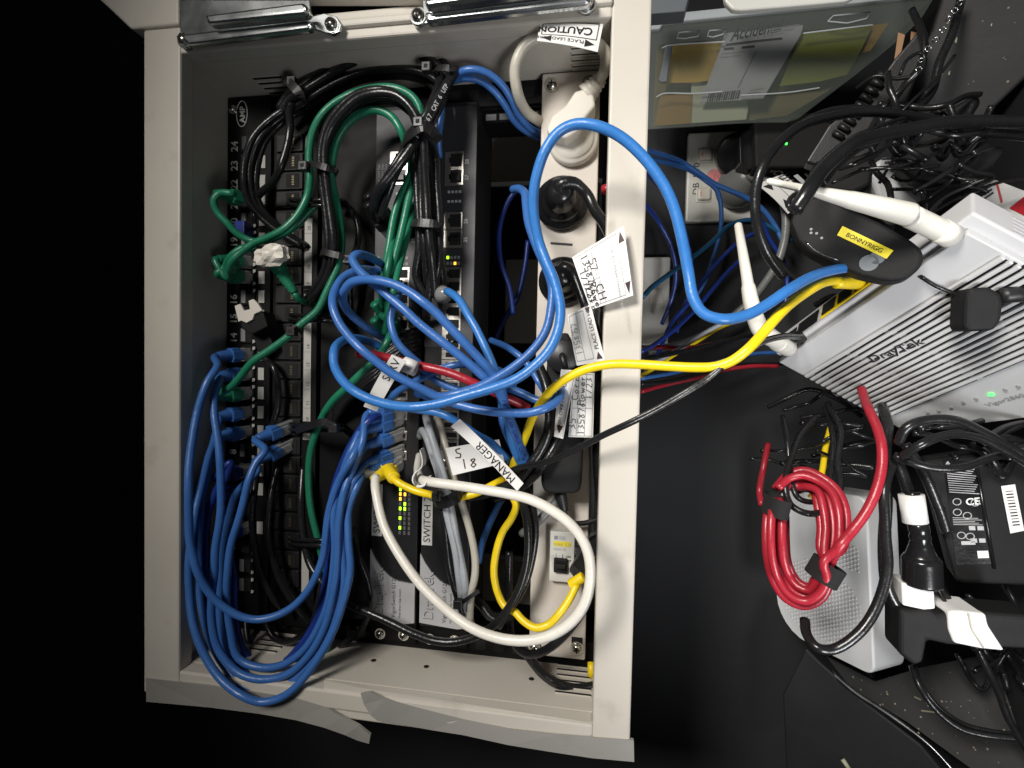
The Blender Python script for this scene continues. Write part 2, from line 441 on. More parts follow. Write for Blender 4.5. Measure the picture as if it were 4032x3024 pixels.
# ---------------------------------------------------------------- patch panels
TR, TU = (0, 1, 0), (-1, 0, 0)      # writing on the rack runs along +y, its top towards -x
p1 = thing('patch_panel', 'black patch panel with big white port numbers along the dark cabinet side', 'patch panel', (-246, 10, 0), 'black patch panels')
b = MB(); b.box(-268, -224.5, -230, 254, -30, 0, 'black_metal', .6)
for k in range(24):
    yc = D(503, 313 + (24 - (24 - k)) * 41.3 if 0 else 313 + k * 41.3, 0)[1]; n = 24 - k
    b.text(str(n), (-257.6, yc - 3.2 * len(str(n)), .25), TR, TU, 9.6, 'print_white', True)
b.text('AMP', (-250.5, 231, .3), TR, TU, 7.5, 'print_white', True)
b.tube([V(-253.4 + 5.4 * math.cos(a), 239 + 11.5 * math.sin(a), .3) for a in np.linspace(0, 6.3, 30)], .45, 'print_white', 5, False)
b.build('panel', p1)
for k in range(24):
    yc = D(530, 311 + k * 41.3, 0)[1]
    b = MB(); b.box(-254, -238.5, yc - 7.6, yc + 7.6, .1, 1.6, 'black_metal', .4)
    b.box(-252, -241, yc - 6, yc + 6, 1.5, 1.9, 'hole'); b.box(-251.9, -247.5, yc - 5.8, yc + 5.8, 1.8, 2.2, 'print_grey' if k % 3 else 'dark_grey_face')
    for q in (-6.2, 5.0): b.quad([(-239.9, yc + q - 1.4, 2.3), (-237.3, yc + q - .2, 2.3), (-237.3, yc + q + 2, 2.3), (-239.9, yc + q + 2, 2.3)], 'label_strip')
    if k < 19 or k == 20: b.box(-235.2, -229.4, yc - 5.6, yc + 5.6, .2, 1.0, 'label_strip')
    b.build('port', p1)
screw(p1, (-262, 243, .5), 3)
p2 = thing('patch_panel', 'black patch panel with a long narrow paper strip of small port numbers', 'patch panel', (-200, 10, 0), 'black patch panels')
b = MB(); b.box(-223, -179.5, -230, 254, -30, -2, 'black_metal', .6)
for y0, y1 in ((288, 350), (470, 617), (634, 645), (698, 911), (937, 951), (1193, 1282)):
    a = D(665, y0, 0)[1]; c = D(665, y1, 0)[1]
    b.box(-191.6, -184.4, c, a, -1.9, -1.2, 'label_strip', .1)
for n, y in ((20, 490), (19, 533), (18, 574), (17, 612), (14, 747), (13, 786), (12, 828), (11, 869), (10, 905)):
    yc = D(668, y, 0)[1]; b.text(str(n), (-185.6, yc - 3, -1.0), TR, TU, 4.4, 'print_black')
    b.box(-191.6, -184.4, yc - 5.6, yc - 5.3, -1.1, -.95, 'print_grey')
b.build('panel', p2)
for k in range(24):
    yc = D(640, 308 + k * 41.0, 0)[1]
    b = MB(); b.box(-219, -193.5, yc - 7.6, yc + 7.6, -1.9, .2, 'switch_black', .5); b.box(-209, -196.5, yc - 6, yc + 6, .1, .6, 'hole')
    for q in range(6): b.box(-203.4, -201.2, yc - 4 + q * 1.5, yc - 3.5 + q * 1.5, .5, .9, 'gold')
    b.build('port', p2)
# ---------------------------------------------------------------- cable manager with rings
cm = thing('cable_manager', 'black cable manager plate with rings holding the bundles back beside the first switch', 'cable manager', (-150, 10, -3))
b = MB(); b.box(-178, -126, -230, 254, -14, -6, 'black_metal', .6); b.build('plate', cm)
for y in (438, 687, 924, 1172):
    b = MB()
    for dy in (-2.2, 2.2):
        A = [D(625, y - 2, -2), D(632, y - 2, 16), D(650, y, 26), D(690, y, 30), D(722, y, 26), D(735, y, 14), D(742, y, -4)]
        b.tube(smoothpath([p + V(0, dy, 0) for p in A]), 1.7, 'gloss_black', 10)
    b.build('ring', cm)

# ---------------------------------------------------------------- switches
def port_rj(parent, x0, x1, yc, z, h=7, open_=True, metal=True):
    b = MB()
    if metal:
        b.box(x0 - .8, x1 + .8, yc - h - .6, yc + h + .6, z, z + .8, 'port_metal', .2)
    b.box(x0 + (x1 - x0) * .30, x1 - .6, yc - h + 1.4, yc + h - 1.4, z + .7, z + 1.0, 'hole' if open_ else 'rubber')
    b.box(x0 + (x1 - x0) * .2, x0 + (x1 - x0) * .31, yc - 2, yc + 2, z + .7, z + 1.05, 'hole')
    if not open_: b.box(x0 + (x1 - x0) * .35, x1 - 1.5, yc - h + 2.4, yc + 1, z + .9, z + 3.2, 'rubber', .5)
    return b.build('port', parent)


def switch(x0, x1, lab, ltext, lab_y, sz, lead):
    s = thing('network_switch', lab, 'network switch', ((x0 + x1) / 2, 0, 0), 'rack switches')
    b = MB(); b.box(x0, x1, -214, 236, -60, 3, 'switch_black', 1)
    b.box(x0 + .5, x1 - .5, 30, 232, 3.0, 3.4, 'dark_grey_face')
    b.box(x0 + 2, x1 - 1, -232, -214, -8, 0, 'black_metal', .5)
    b.build('housing', s)
    for y in (-226,):
        screw(s, (x0 + 9, y, .4), 3.6); screw(s, (x1 - 12, y + 1, .4), 3.6)
    # silver badge panel with a curved upper edge
    b = MB(); poly = [(x0 + .6, -149), (x0 + 5, -157), (x0 + 11, -165), (x0 + 19, -172), (x0 + 27, -175.5), (x1 - 6, -176.5), (x1 - 1, -176.5), (x1 - 1, -211), (x1 - 9, -212.5), (x0 + 20, -211.5), (x0 + .6, -210)]
    b.prism([(p[0], p[1], 3.3) for p in poly], (0, 0, 1.6), 'silver_face')
    b.text('DrayTek', (x0 + 12.4, -206, 5.3), TR, TU, 12.5, 'silver_face', True, .92)
    b.text('DrayTek', (x0 + 12.9, -206.5, 5.1), TR, TU, 12.5, 'print_black', True, .92)
    b.text('VigorSwitch G1280', (x0 + 24.5, -208, 5.1), TR, TU, 5.0, 'print_black')
    b.text('Web Smart Giga Switch', (x0 + 29.5, -208, 5.1), TR, TU, 2.7, 'print_black')
    b.build('badge_panel', s)
    # adhesive name label
    ya, yb = D(0, 0, 0)[1], 0
    b = MB(); y0 = D(815 if x0 < -100 else 920, lab_y, 3)[1]
    b.box(x0 + 1.2, x0 + 10.6, y0, y0 + 46, 3.5, 3.9, 'paper', .1)
    b.text(ltext, (x0 + 8.8, y0 + 2.5, 4.05), TR, TU, 8.8, 'print_black', False, 1.0)
    b.build('name_label', s)
    # indicator lamps
    yl = [D(862, y, 3)[1] for y in (1046, 1060, 1074, 1090, 1107, 1120, 1130, 1142, 1155)]
    lit = {(0, 1): 'led_green', (0, 2): 'led_amber', (1, 2): 'led_amber', (0, 3): 'led_amber', (1, 4): 'led_green', (0, 5): 'led_green', (1, 5): 'led_green', (0, 7): 'led_green', (0, 8): 'led_off'}
    if x0 < -100:
        for i, y in enumerate(np.linspace(D(862, 1046, 3)[1], D(862, 1150, 3)[1], 11)):
            for j in range(3):
                c = V(x0 + 27 + j * 4.2, y, 3.1); m = None
                if (j, i) in ((0, 1), (1, 4), (0, 5), (1, 5), (0, 7), (0, 9)): m = 'led_green'
                if (j, i) in ((0, 2), (1, 2), (0, 3), (0, 0)): m = 'led_amber'
                q = MB(); q.box(c[0] - 1.0, c[0] + 1.0, c[1] - 1.5, c[1] + 1.5, 3.0, 3.7, m or 'led_off', .3 if m else 0); q.build('lamp', s)
    return s


s1 = switch(-123, -80, 'black switch with lit yellow and green lamps, its name label crossed by the white lead', 'SWITCH 1', 1157, 0, 0)
s2 = switch(-77, -33.5, 'black switch labelled SWITCH 2, behind the grey leads', 'SWITCH 2', 1177, 0, 0)
for (s, x0, x1, dx) in ((s1, -123, -80, 824), (s2, -77, -33.5, 960)):
    for i, y in enumerate((348, 383, 478, 517)):
        xa = D(dx, y, 3)[0] if 0 else x0 + (27 if s is s2 else 14) - (10 if s is s2 else 0)
        port_rj(s, xa, xa + 14.5, D(dx, y, 3)[1], 3.3, 6.7, i in (0, 2))
    for i in range(6):
        y = 592 + i * 27
        port_rj(s, x0 + 17, x0 + 31.5, D(dx, y, 3)[1], 3.2, 5, True)
    for i in range(13):
        y = 745 + i * 21.5
        port_rj(s, x0 + 17, x0 + 31.5, D(dx, y, 3)[1], 3.2, 3.4, True, s is s2 or i % 2)
    b = MB()
    yy = D(975, 433, 3)[1]
    for r_ in range(2):
        for c_ in range(4): b.box(x0 + 19 + c_ * 3.2, x0 + 21 + c_ * 3.2, yy - 2 + r_ * 8, yy + r_ * 8, 3.4, 3.7, 'print_light')
    yy = D(975, 557, 3)[1]
    for r_ in range(2):
        for c_ in range(4): b.box(x0 + 19 + c_ * 3.2, x0 + 21 + c_ * 3.2, yy - 5 * r_ - 1, yy - 5 * r_ + 1.4, 3.4, 3.7, ('led_green' if c_ == 0 and r_ == 0 else 'led_amber' if c_ == 2 and r_ and s is s2 else 'led_green' if c_ == 1 and r_ and s is s1 else 'print_grey'))
    for y, t in ((350, '28'), (384, '27'), (478, '26'), (518, '25')):
        b.text(t, (x0 + 36.5, D(995, y, 3)[1] - 2.4, 3.6), TR, TU, 4.4, 'print_light', True)
    for q in range(3): b.text('Web Smart Giga', (x0 + 4 + q * 3.2, 168, 3.6), TR, TU, 2.8, 'print_light')
    b.build('printing', s)

# ---------------------------------------------------------------- power strip
ps = thing('power_strip', 'cream steel rack power strip holding the white and black mains plugs and a breaker', 'power strip', (43, 14, 0))
b = MB()
b.box(20, 67, -228, 254, -45, 4, 'strip_cream', 1.2)
m1 = D(1213, 525, 4); b.stroke([m1 + V(-9 + 4.5 * k, -.4 * k, .25) for k in range(5)], 1.9, 'print_black', OUT)
b.build('case', ps)
for c in ((28, 244), (58, 244), (25, -221), (60, -218)):
    screw(ps, (*c, 4.4), 4.2)
b = MB(); b.box(55.5, 64.5, -216, -209, 4.1, 4.5, 'hole', .0); b.build('slot', ps)
a, c = D(1190, 1141, 5), D(1237, 1252, 5)
br = MB(); br.box(a[0], c[0] + 1, c[1], a[1], 4, 12, 'wall_plate', .8)
br.box(a[0] + 3, c[0] - 2, a[1] - 12, a[1] - 8, 12, 12.3, 'yellow_tape')
br.box(a[0] + 3.4, a[0] + 6.4, a[1] - 6.6, a[1] - 3.6, 12, 12.3, 'print_grey'); br.box(a[0] + 7.2, a[0] + 12.4, a[1] - 6.6, a[1] - 3.6, 12, 12.3, 'print_light')
br.text('4.5kA  C16', (a[0] + 3.4, a[1] - 11.3, 12.4), (1, 0, 0), (0, 1, 0), 3, 'print_grey')
br.text('HDA110', (a[0] + 3, a[1] - 15.5, 12.2), (1, 0, 0), (0, 1, 0), 2.8, 'print_grey')
br.text('ON', (a[0] + 13, a[1] - 21, 12.2), (1, 0, 0), (0, 1, 0), 2.6, 'print_black', True); br.text('OFF', (a[0] + 13, a[1] - 24.5, 12.2), (1, 0, 0), (0, 1, 0), 2.6, 'print_black', True)
br.box(a[0] + 10.4, a[0] + 10.9, a[1] - 25, a[1] - 18.5, 12, 12.3, 'print_black'); br.box(a[0] + 5, a[0] + 5.4, a[1] - 25, a[1] - 18, 12, 12.3, 'print_grey')
bo = br.build('breaker', ps)
a, c = D(1197, 1203, 12), D(1225, 1235, 12)
b = MB(); b.box(a[0], c[0], c[1], a[1], 12, 16, 'matte_black', .8); b.box(a[0] + 1, c[0] - 1, (a[1] + c[1]) / 2 - 1, (a[1] + c[1]) / 2 + 3, 15.5, 20, 'matte_black', .8); b.build('toggle', bo)


# ---------------------------------------------------------------- mains plugs on the strip
def round_plug(lab, cx, cy, rr, zt, m, exit_dir, pts, d, col, steps=3):
    c = D(cx, cy, 10); c[2] = 4
    t = thing('power_plug', lab, 'power plug', c, 'mains plugs in the power strip')
    b = MB()
    prof = [(4, rr * .97), (5, rr), (9, rr), (10.5, rr * .93), (11, rr * .80), (14, rr * .77), (16.5, rr * .72), (18, rr * .60), (21, rr * .56), (zt, rr * .48), (zt + 3, rr * .36), (zt + 4.5, .1)]
    b.tube([V(c[0], c[1], z) for z, _ in prof], [r for _, r in prof], m, 36); b.build('body', t)
    P = px(pts)
    b = MB(); path = smoothpath([V(c[0], c[1], zt - 2)] + P)
    b.tube(path, [d / 2 + 2.2 * max(0, 1 - i / 7) for i in range(len(path))], col, 14); b.build('cord', t)
    return t, path


# the white moulded plug: flat disc and a long tapering neck
t = thing('power_plug', 'white moulded mains plug with ribbed neck at the far end of the power strip', 'power plug', D(1235, 320, 4), 'mains plugs in the power strip')
b = MB(); c = D(1238, 298, 12); c[2] = 4
prof = [(4.2, 19.4), (6, 20), (10, 20), (12, 18.6), (13, 16), (15, 15.6), (16, .1)]
b.tube([V(c[0], c[1], z) for z, _ in prof], [r for _, r in prof], 'plug_white', 40)
out = [(1181, 275), (1192, 248), (1222, 226), (1242, 196), (1262, 190), (1283, 205), (1287, 228), (1262, 258), (1250, 280), (1222, 298), (1197, 292), (1183, 288)]
b.prism([D(x, y, 29) for x, y in out], (0, 0, -19), 'plug_white', 2.2)
b.build('body', t)
b = MB(); e0 = D(1266, 205, 22); e1 = D(1300, 168, 26); k = 15
b.tube([e0 + (e1 - e0) * i / (k - 1) for i in range(k)], [8.6 - 3.2 * i / (k - 1) - (1.0 if i % 3 == 1 and i > 3 else 0) for i in range(k)], 'plug_white', 20); b.build('strain_relief', t)
path = smoothpath(px([(1296, 172, 28), (1307, 148, 40), (1309, 122, 44), (1298, 100, 46), (1266, 86, 47), (1222, 80, 47), (1172, 78, 47), (1134, 98, 46), (1113, 145, 42), (1117, 195, 34), (1135, 238, 18), (1165, 262, 2), (1200, 285, -24)]))
b = MB(); b.tube(path, 4.1, 'pvc_ivory', 14); b.build('cord', t)
round_plug('glossy black round mains plug next to the pen mark, the larger of the two', 1213, 436, 21.5, 34, 'gloss_black', 0,
           [(1210, 400, 36), (1240, 396, 36), (1268, 420, 32), (1284, 452, 34), (1308, 488, 44), (1330, 540, 52), (1343, 600, 56), (1338, 660, 52), (1312, 722, 40), (1300, 790, 26), (1300, 900, 14), (1292, 990, 8), (1300, 1080, 6), (1290, 1200, 4), (1302, 1290, 0)], 8, 'pvc_black')
t2, q = round_plug('black round mains plug half behind the two blue leads', 1215, 606, 19.5, 30, 'gloss_black', 0,
           [(1218, 578, 34), (1236, 588, 34), (1252, 625, 36), (1266, 665, 38), (1292, 730, 30), (1296, 800, 24), (1290, 900, 16), (1290, 1000, 10), (1296, 1120, 6), (1290, 1260, 6)], 7.4, 'pvc_black')
# black brick adapter on the strip, with the round end towards us
t = thing('power_adapter', 'matt black plug-in transformer on the power strip under the address tags', 'power adapter', D(1215, 950, 4))
b = MB(); b.prism([D(x, y, 34) for x, y in [(1178, 935), (1262, 935), (1257, 1042), (1252, 1062), (1240, 1067), (1182, 1067), (1172, 1058), (1168, 1040)]], (0, 0, -28), 'matte_black', 2.5); b.build('body', t)
b = MB(); b.prism([D(x, y, 30) for x, y in [(1186, 735), (1206, 719), (1228, 719), (1240, 760), (1258, 830), (1264, 940), (1182, 940), (1180, 800)]], (0, 0, -25), 'matte_black', 2.0); b.build('neck', t)
b = MB(); e0 = D(1210, 1065, 20); e1 = D(1219, 1103, 20); k = 13
b.tube([e0 + (e1 - e0) * i / (k - 1) for i in range(k)], [5.4 - 1.6 * i / (k - 1) - (.8 if i % 2 else 0) for i in range(k)], 'rubber', 16)
b.build('strain_relief', t)
b = MB(); b.tube(smoothpath(px([(1218, 1098, 20), (1224, 1116), (1236, 1129, 16), (1262, 1130), (1290, 1121, 12), (1312, 1112, 6)])), 2.1, 'pvc_black', 12); b.build('cord', t)
t = thing('ferrite_plug', 'short black cylinder end with a thin lead, above the white address tags', 'power connector', D(1214, 765, 30))
b = MB(); c = D(1215, 769, 44); b.tube([V(c[0], c[1], z) for z in (8, 30, 43, 44, 44.2)], [12.6, 12.6, 12.4, 11.6, .1], 'rubber', 28); b.build('body', t)
b = MB(); b.tube(smoothpath([V(c[0], c[1], 44)] + px([(1214, 768, 50), (1219, 785, 52), (1223, 803, 50), (1222, 830, 44), (1205, 900, 40), (1195, 950, 36)])), 2.2, 'rubber', 12); b.build('cord', t)

# ================================================================ LEADS
def port1(n):  # a socket of the outer patch panel
    return V(-246, D(530, 311 + (24 - n) * 41.3, 0)[1], 1)


def port2(n):
    return V(-206, D(640, 308 + (24 - n) * 41.0, 0)[1], 1)


def sport(y, x0=-123):  # a socket of a switch, at photo height y
    return V(x0 + 24, D(870 if x0 < -100 else 965, y, 3)[1], 4)


def lead(name, label, m, d, pts, z=60, a=None, b=None, group=None, cat='cable', **k):
    """a=(tip, direction out of the socket)"""
    P = px(pts, z); ends = []
    if a is not None:
        tip, dr = a; dr = unit(dr); P = [tip + dr * 20, tip + dr * 29] + P; ends.append((tip, dr))
    if b is not None:
        tip, dr = b; dr = unit(dr); P = P + [tip + dr * 29, tip + dr * 20]; ends.append((tip, dr))
    return cable(name, label, m, d, None, raw=P, ends=ends, group=group, cat=cat, **k)


GB = 'blue leads from the patch panels to the first switch'
L1 = V(-.35, -.10, 1)
tops = [(905, 60), (922, 58), (938, 56), (955, 54), (972, 52), (888, 60)]
# five leads that hang in a loop over the bottom of the rack and rise through the ring to the first switch
lead('network_cable', 'brightest blue lead of the side loop, curving lowest left across the black panels', 'blue', 6,
     [(470, 792, 48), (448, 826, 58), (426, 896), (413, 970), (407, 1050, 76), (407, 1120), (411, 1180), (424, 1228, 74), (446, 1270), (474, 1303), (514, 1329, 62), (553, 1338), (594, 1330), (632, 1309, 50), (664, 1276), (684, 1240), (698, 1200, 42), (704, 1160), (712, 1100), (730, 1045), (762, 985, 44)],
     a=(port1(13), L1), b=(sport(906), V(-.72, -.30, .75)), group=GB)
lead('network_cable', 'blue lead from the panel port under the long green lead, down past the number 8', 'blue', 6,
     [(474, 822, 46), (464, 850, 50), (464, 890), (470, 940), (475, 1000, 58), (476, 1080), (474, 1130), (466, 1190, 60), (464, 1240), (458, 1290), (456, 1340, 60), (470, 1400), (510, 1450), (562, 1468, 58), (618, 1458), (668, 1415), (703, 1350, 50), (722, 1270), (728, 1200), (732, 1120, 46), (748, 1050, 42)],
     a=(port1(12), L1), b=(sport(938), V(-.72, -.30, .75)), group=GB)
lead('network_cable', 'blue lead with the upper of the two ribbed boots in the narrow panel', 'blue', 6,
     [(572, 974, 38), (552, 1000, 44), (537, 1036, 50), (525, 1085), (513, 1130, 54), (500, 1180), (492, 1240, 56), (490, 1300), (496, 1360), (515, 1420, 52), (560, 1440), (615, 1434), (662, 1398), (700, 1330, 46), (716, 1260), (722, 1190), (722, 1110, 42), (738, 1035, 38), (762, 970, 38)],
     a=(port2(9), V(-.55, -.35, 1)), b=(sport(888), V(-.72, -.30, .75)), group=GB)
lead('network_cable', 'blue lead with the lower of the two ribbed boots in the narrow panel', 'blue', 6,
     [(556, 1018, 34), (533, 1042), (508, 1072, 34), (494, 1120), (480, 1190, 40), (474, 1260), (474, 1340, 46), (490, 1410), (535, 1456, 50), (590, 1470), (640, 1452), (690, 1395, 44), (718, 1310), (738, 1220), (744, 1150), (748, 1090, 38), (766, 1035, 36)],
     a=(port2(8), V(-.6, -.45, 1)), b=(sport(974), V(-.72, -.30, .75)), group=GB)
lead('network_cable', 'outermost blue lead of the big loop, reaching lowest over the cream flange', 'blue', 6,
     [(470, 935, 36), (452, 985), (435, 1050, 40), (420, 1120), (408, 1200, 56), (409, 1280), (420, 1350, 64), (442, 1415), (478, 1470), (520, 1503, 72), (562, 1516), (610, 1504), (660, 1460, 62), (708, 1390), (740, 1310), (756, 1230, 48), (752, 1160), (752, 1100), (772, 1050, 36)],
     a=(port1(9), L1), b=(sport(990), V(-.72, -.30, .75)), group=GB)
lead('network_cable', 'second outermost blue lead of the big loop, behind the brightest one', 'blue', 6,
     [(472, 905, 34), (450, 1000), (436, 1100, 36), (430, 1200), (432, 1290, 44), (446, 1360), (480, 1432), (530, 1484, 58), (572, 1494), (622, 1478), (674, 1430, 50), (716, 1360), (744, 1260), (740, 1180), (738, 1100, 40), (756, 1030), (782, 955, 38)],
     a=(port1(10), L1), b=(sport(872), V(-.72, -.30, .75)), group=GB)
for k, (n, pts, lab) in enumerate([(6, [(478, 1040, 30), (452, 1100), (444, 1180), (448, 1290, 34), (470, 1370), (510, 1436, 34), (570, 1456), (640, 1420), (690, 1340, 30), (712, 1250), (714, 1170)], 'dim blue lead leaving the outer panel between the 7 and the 5'),
                                    (4, [(480, 1130, 26), (466, 1200), (468, 1290, 28), (484, 1370), (520, 1440, 30), (580, 1458), (652, 1400), (700, 1320, 26), (716, 1240), (720, 1170)], 'dim blue lead leaving the outer panel near the 4, deepest in the loop'),
                                    (7, [(500, 1000, 26), (480, 1060), (488, 1150), (505, 1240, 28), (508, 1320), (530, 1410, 30), (590, 1440), (650, 1392), (690, 1320, 28), (706, 1240), (712, 1170)], 'dim blue lead leaving the outer panel at the 7')]):
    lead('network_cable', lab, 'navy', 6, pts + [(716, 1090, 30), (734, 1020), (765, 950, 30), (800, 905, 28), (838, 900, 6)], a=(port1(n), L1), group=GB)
b = MB(); b.box(*[v for v in (-250, -240)], *(lambda y: (y - 7, y + 7))(D(540, 497, 8)[1]), 1, 14, 'pvc_navy', 1)
tag(b.build('port_cover'), 'small dark blue plug cap in the outer panel beside the 20', 'port cap')

# ---- blue foreground loops
BZ = 118
lead('network_cable', 'thick bright blue lead arching over the cabinet frame and into the router', 'sky', 6.4,
     [(1908, 606, 6), (1880, 588, 22), (1840, 578, 46), (1795, 584), (1745, 603, 84), (1700, 630, 100), (1655, 660), (1610, 681), (1560, 688, 112), (1520, 675), (1497, 640), (1486, 590, 108), (1473, 520), (1456, 455), (1430, 396, 112), (1390, 338), (1340, 293), (1290, 270, 116), (1245, 267), (1208, 285), (1178, 325, 112), (1160, 375), (1152, 425), (1153, 470), (1162, 520, 96), (1180, 566), (1196, 600), (1207, 640), (1211, 670, 98), (1206, 714), (1188, 756), (1150, 795, 100), (1110, 822), (1060, 841, 104), (1000, 857), (945, 872), (900, 878, 108), (850, 875), (800, 862), (762, 842, 100), (737, 818), (723, 790), (723, 760, 84), (738, 738), (762, 730, 50), (800, 738, 30), (840, 760, 14)], z=BZ, n=16)
lead('network_cable', 'blue lead running beside the arching one over the power strip, then round the wide loop', 'blue', 6,
     [(1107, 408, 40), (1122, 407), (1135, 418, 60), (1137, 440), (1141, 475), (1150, 505, 78), (1165, 545), (1180, 580, 88), (1192, 620), (1190, 665), (1178, 713, 90), (1148, 758), (1110, 793), (1076, 815, 88), (1045, 832), (1020, 842), (985, 852, 86), (950, 858), (922, 846), (885, 827, 94), (848, 806), (812, 779), (778, 752, 100), (749, 722), (729, 692), (718, 660, 92), (722, 630), (742, 601), (772, 585, 66), (800, 582, 40), (840, 590, 24)])
lead('network_cable', 'blue lead of the broad upper loop with faint printing, second from its top', 'blue', 6.2,
     [(842, 735, 20), (812, 720, 40), (779, 697), (753, 672, 60), (742, 648), (745, 627, 84), (758, 612), (783, 605), (812, 606, 96), (848, 614), (882, 630), (911, 650, 100), (941, 674), (971, 706), (1001, 738, 96), (1031, 770), (1060, 802), (1080, 830, 84), (1088, 860), (1100, 900, 70), (1120, 954), (1136, 1006, 40)])
lead('network_cable', 'blue lead whose folded end sticks out beside the cable tie over the green leads', 'blue', 6.2,
     [(850, 585, 20), (812, 563, 50), (790, 553), (768, 551, 76), (761, 559), (771, 579), (793, 601, 84), (816, 620), (840, 640), (872, 666, 88), (902, 696), (931, 720), (961, 743, 88), (991, 767), (1021, 793), (1050, 819, 84), (1076, 845), (1092, 875), (1102, 905, 66), (1118, 945), (1134, 985), (1146, 1010, 34)])
t = lead('network_cable', 'blue lead rising out of the metal-capped socket of the second switch', 'sky', 6,
     [(966, 630, 46), (974, 634, 52), (991, 648), (1011, 680, 64), (1031, 712), (1046, 743, 70), (1060, 775), (1072, 809, 72), (1082, 850, 66), (1094, 905), (1104, 950, 54), (1118, 990), (1130, 1012, 36)])
b = MB(); c = D(958, 640, 30); b.tube([D(948, 628, 4), D(952, 633, 16), D(958, 637, 30), D(962, 632, 38)], [6.5, 7.5, 7, 4.4], 'clear_plug', 18); b.build('metal_cap', t)
lead('network_cable', 'short blue lead bending down between the green boots and the red lead', 'blue', 5.8,
     [(866, 610, 10), (858, 640, 40), (849, 662, 56), (844, 690), (849, 720, 60), (862, 745), (882, 765, 58), (905, 785), (930, 812, 50), (965, 832), (1005, 845, 50), (1050, 846), (1080, 838, 52), (1105, 842), (1130, 852, 58), (1160, 866, 60), (1188, 868), (1205, 858, 66), (1209, 845, 60), (1206, 825, 40)])
lead('network_cable', 'blue lead running flat behind the red one from the name tag', 'blue', 5.8,
     [(838, 868, 30), (858, 846, 44), (892, 826), (920, 812, 50), (950, 799), (981, 790, 52), (1010, 788), (1040, 795, 46), (1075, 800), (1100, 812, 36), (1112, 845, 20)])
lead('network_cable', 'blue lead forming the flat lower loop below the wide one, ending by the tag', 'blue', 6,
     [(900, 848, 66), (930, 856), (960, 866, 78), (991, 875), (1030, 885), (1070, 891, 82), (1110, 893), (1145, 891), (1178, 881, 80), (1202, 866), (1211, 848, 66), (1206, 828, 40)])
lead('network_cable', 'blue lead going down behind the tag reading MANAGER', 'sky', 5.8,
     [(880, 882, 60), (912, 887, 66), (945, 892), (971, 902, 68), (1001, 920), (1031, 939, 60), (1060, 955), (1090, 985, 40), (1120, 1010, 20)])
lead('network_cable', 'blue lead under the wide loop, straight towards the dark gap by the strip', 'blue', 5.8,
     [(1070, 835, 40), (1084, 870), (1086, 905, 56), (1092, 930), (1102, 955), (1115, 985, 40), (1128, 1015, 28), (1118, 1050), (1090, 1070, 10), (1065, 1115), (1047, 1160), (1035, 1215, 4)])
lead('network_cable', 'blue lead entering from the dark gap just under the power strip label row', 'blue', 5.6,
     [(1060, 735, -20), (1090, 748, 0), (1110, 760, 14), (1130, 775), (1150, 800, 20), (1168, 830, 24), (1184, 850, 20), (1198, 838, 20)])
lead('network_cable', 'pair of blue leads beside the white cord loop, the outer one', 'blue', 5.6,
     [(980, 166, 30), (1002, 153, 38), (1030, 152, 38), (1060, 164, 34), (1085, 186, 28), (1105, 216, 20), (1120, 246, 10), (1142, 272, -2), (1180, 292, -26)])
lead('network_cable', 'pair of blue leads beside the white cord loop, the inner one', 'blue', 5.6,
     [(978, 174, 28), (1008, 168, 32), (1040, 176, 28), (1068, 198, 22), (1092, 230, 12), (1112, 262, 0), (1145, 288, -16), (1180, 305, -34)])
lead('network_cable', 'blue lead dropping behind the black bundle at the top of the second switch', 'blue', 5.4, [(958, 190, 6), (954, 225, 14), (950, 262), (947, 300, 12), (950, 340, 4)])
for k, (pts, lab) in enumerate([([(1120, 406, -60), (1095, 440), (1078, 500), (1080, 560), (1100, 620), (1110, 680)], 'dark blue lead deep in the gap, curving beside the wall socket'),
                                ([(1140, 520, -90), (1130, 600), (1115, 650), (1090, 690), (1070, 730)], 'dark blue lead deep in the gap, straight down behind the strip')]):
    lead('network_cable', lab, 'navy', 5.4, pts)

# ---- green leads
GG = 'green leads'
lead('network_cable', 'long green lead rising from the outer panel beside the 12 and over the narrow strip', 'green', 6,
     [(500, 834, 42), (520, 812), (548, 780, 46), (583, 756), (622, 728, 42), (652, 700), (684, 672, 38), (704, 633), (722, 595, 36), (735, 552), (738, 505, 36), (732, 460), (723, 420, 40), (717, 385), (720, 345, 46), (730, 303), (750, 270, 50), (780, 246), (812, 237, 52), (842, 249), (865, 282, 50), (880, 322), (890, 360, 34), (880, 395), (864, 430, 36), (850, 480), (838, 545, 40), (829, 600), (824, 635, 36), (826, 665, 26)],
     a=(port1(11), L1), b=(sport(700) + V(-4, 0, 0), V(-.25, .7, 1)), group=GG)
lead('network_cable', 'green lead nearest the cable tie, sweeping left under it to the outer panel', 'green', 6,
     [(512, 565, 22), (497, 588, 32), (500, 566, 40), (523, 544), (552, 524, 38), (580, 512), (612, 494, 38), (642, 464), (662, 425, 34), (669, 385), (669, 340, 38), (675, 292), (693, 254, 44), (722, 224), (760, 202, 46), (810, 189), (855, 191, 46), (890, 210), (908, 240, 42), (912, 290), (902, 350, 34), (888, 410), (872, 480, 40), (858, 540), (845, 590, 40), (838, 640), (836, 690, 30)],
     a=(port1(17), V(-.3, -.1, 1)), b=(sport(730), V(-.25, .7, 1)), group=GG)
lead('network_cable', 'dark green lead curling over the cabinet side beside the 21', 'green', 5.8,
     [(503, 420, 44), (478, 418), (464, 434, 46), (472, 460), (492, 482, 40), (508, 500), (525, 512), (552, 521, 30), (598, 510), (640, 486, 28), (668, 458), (690, 438, 24)], a=(port1(21), L1), group=GG)
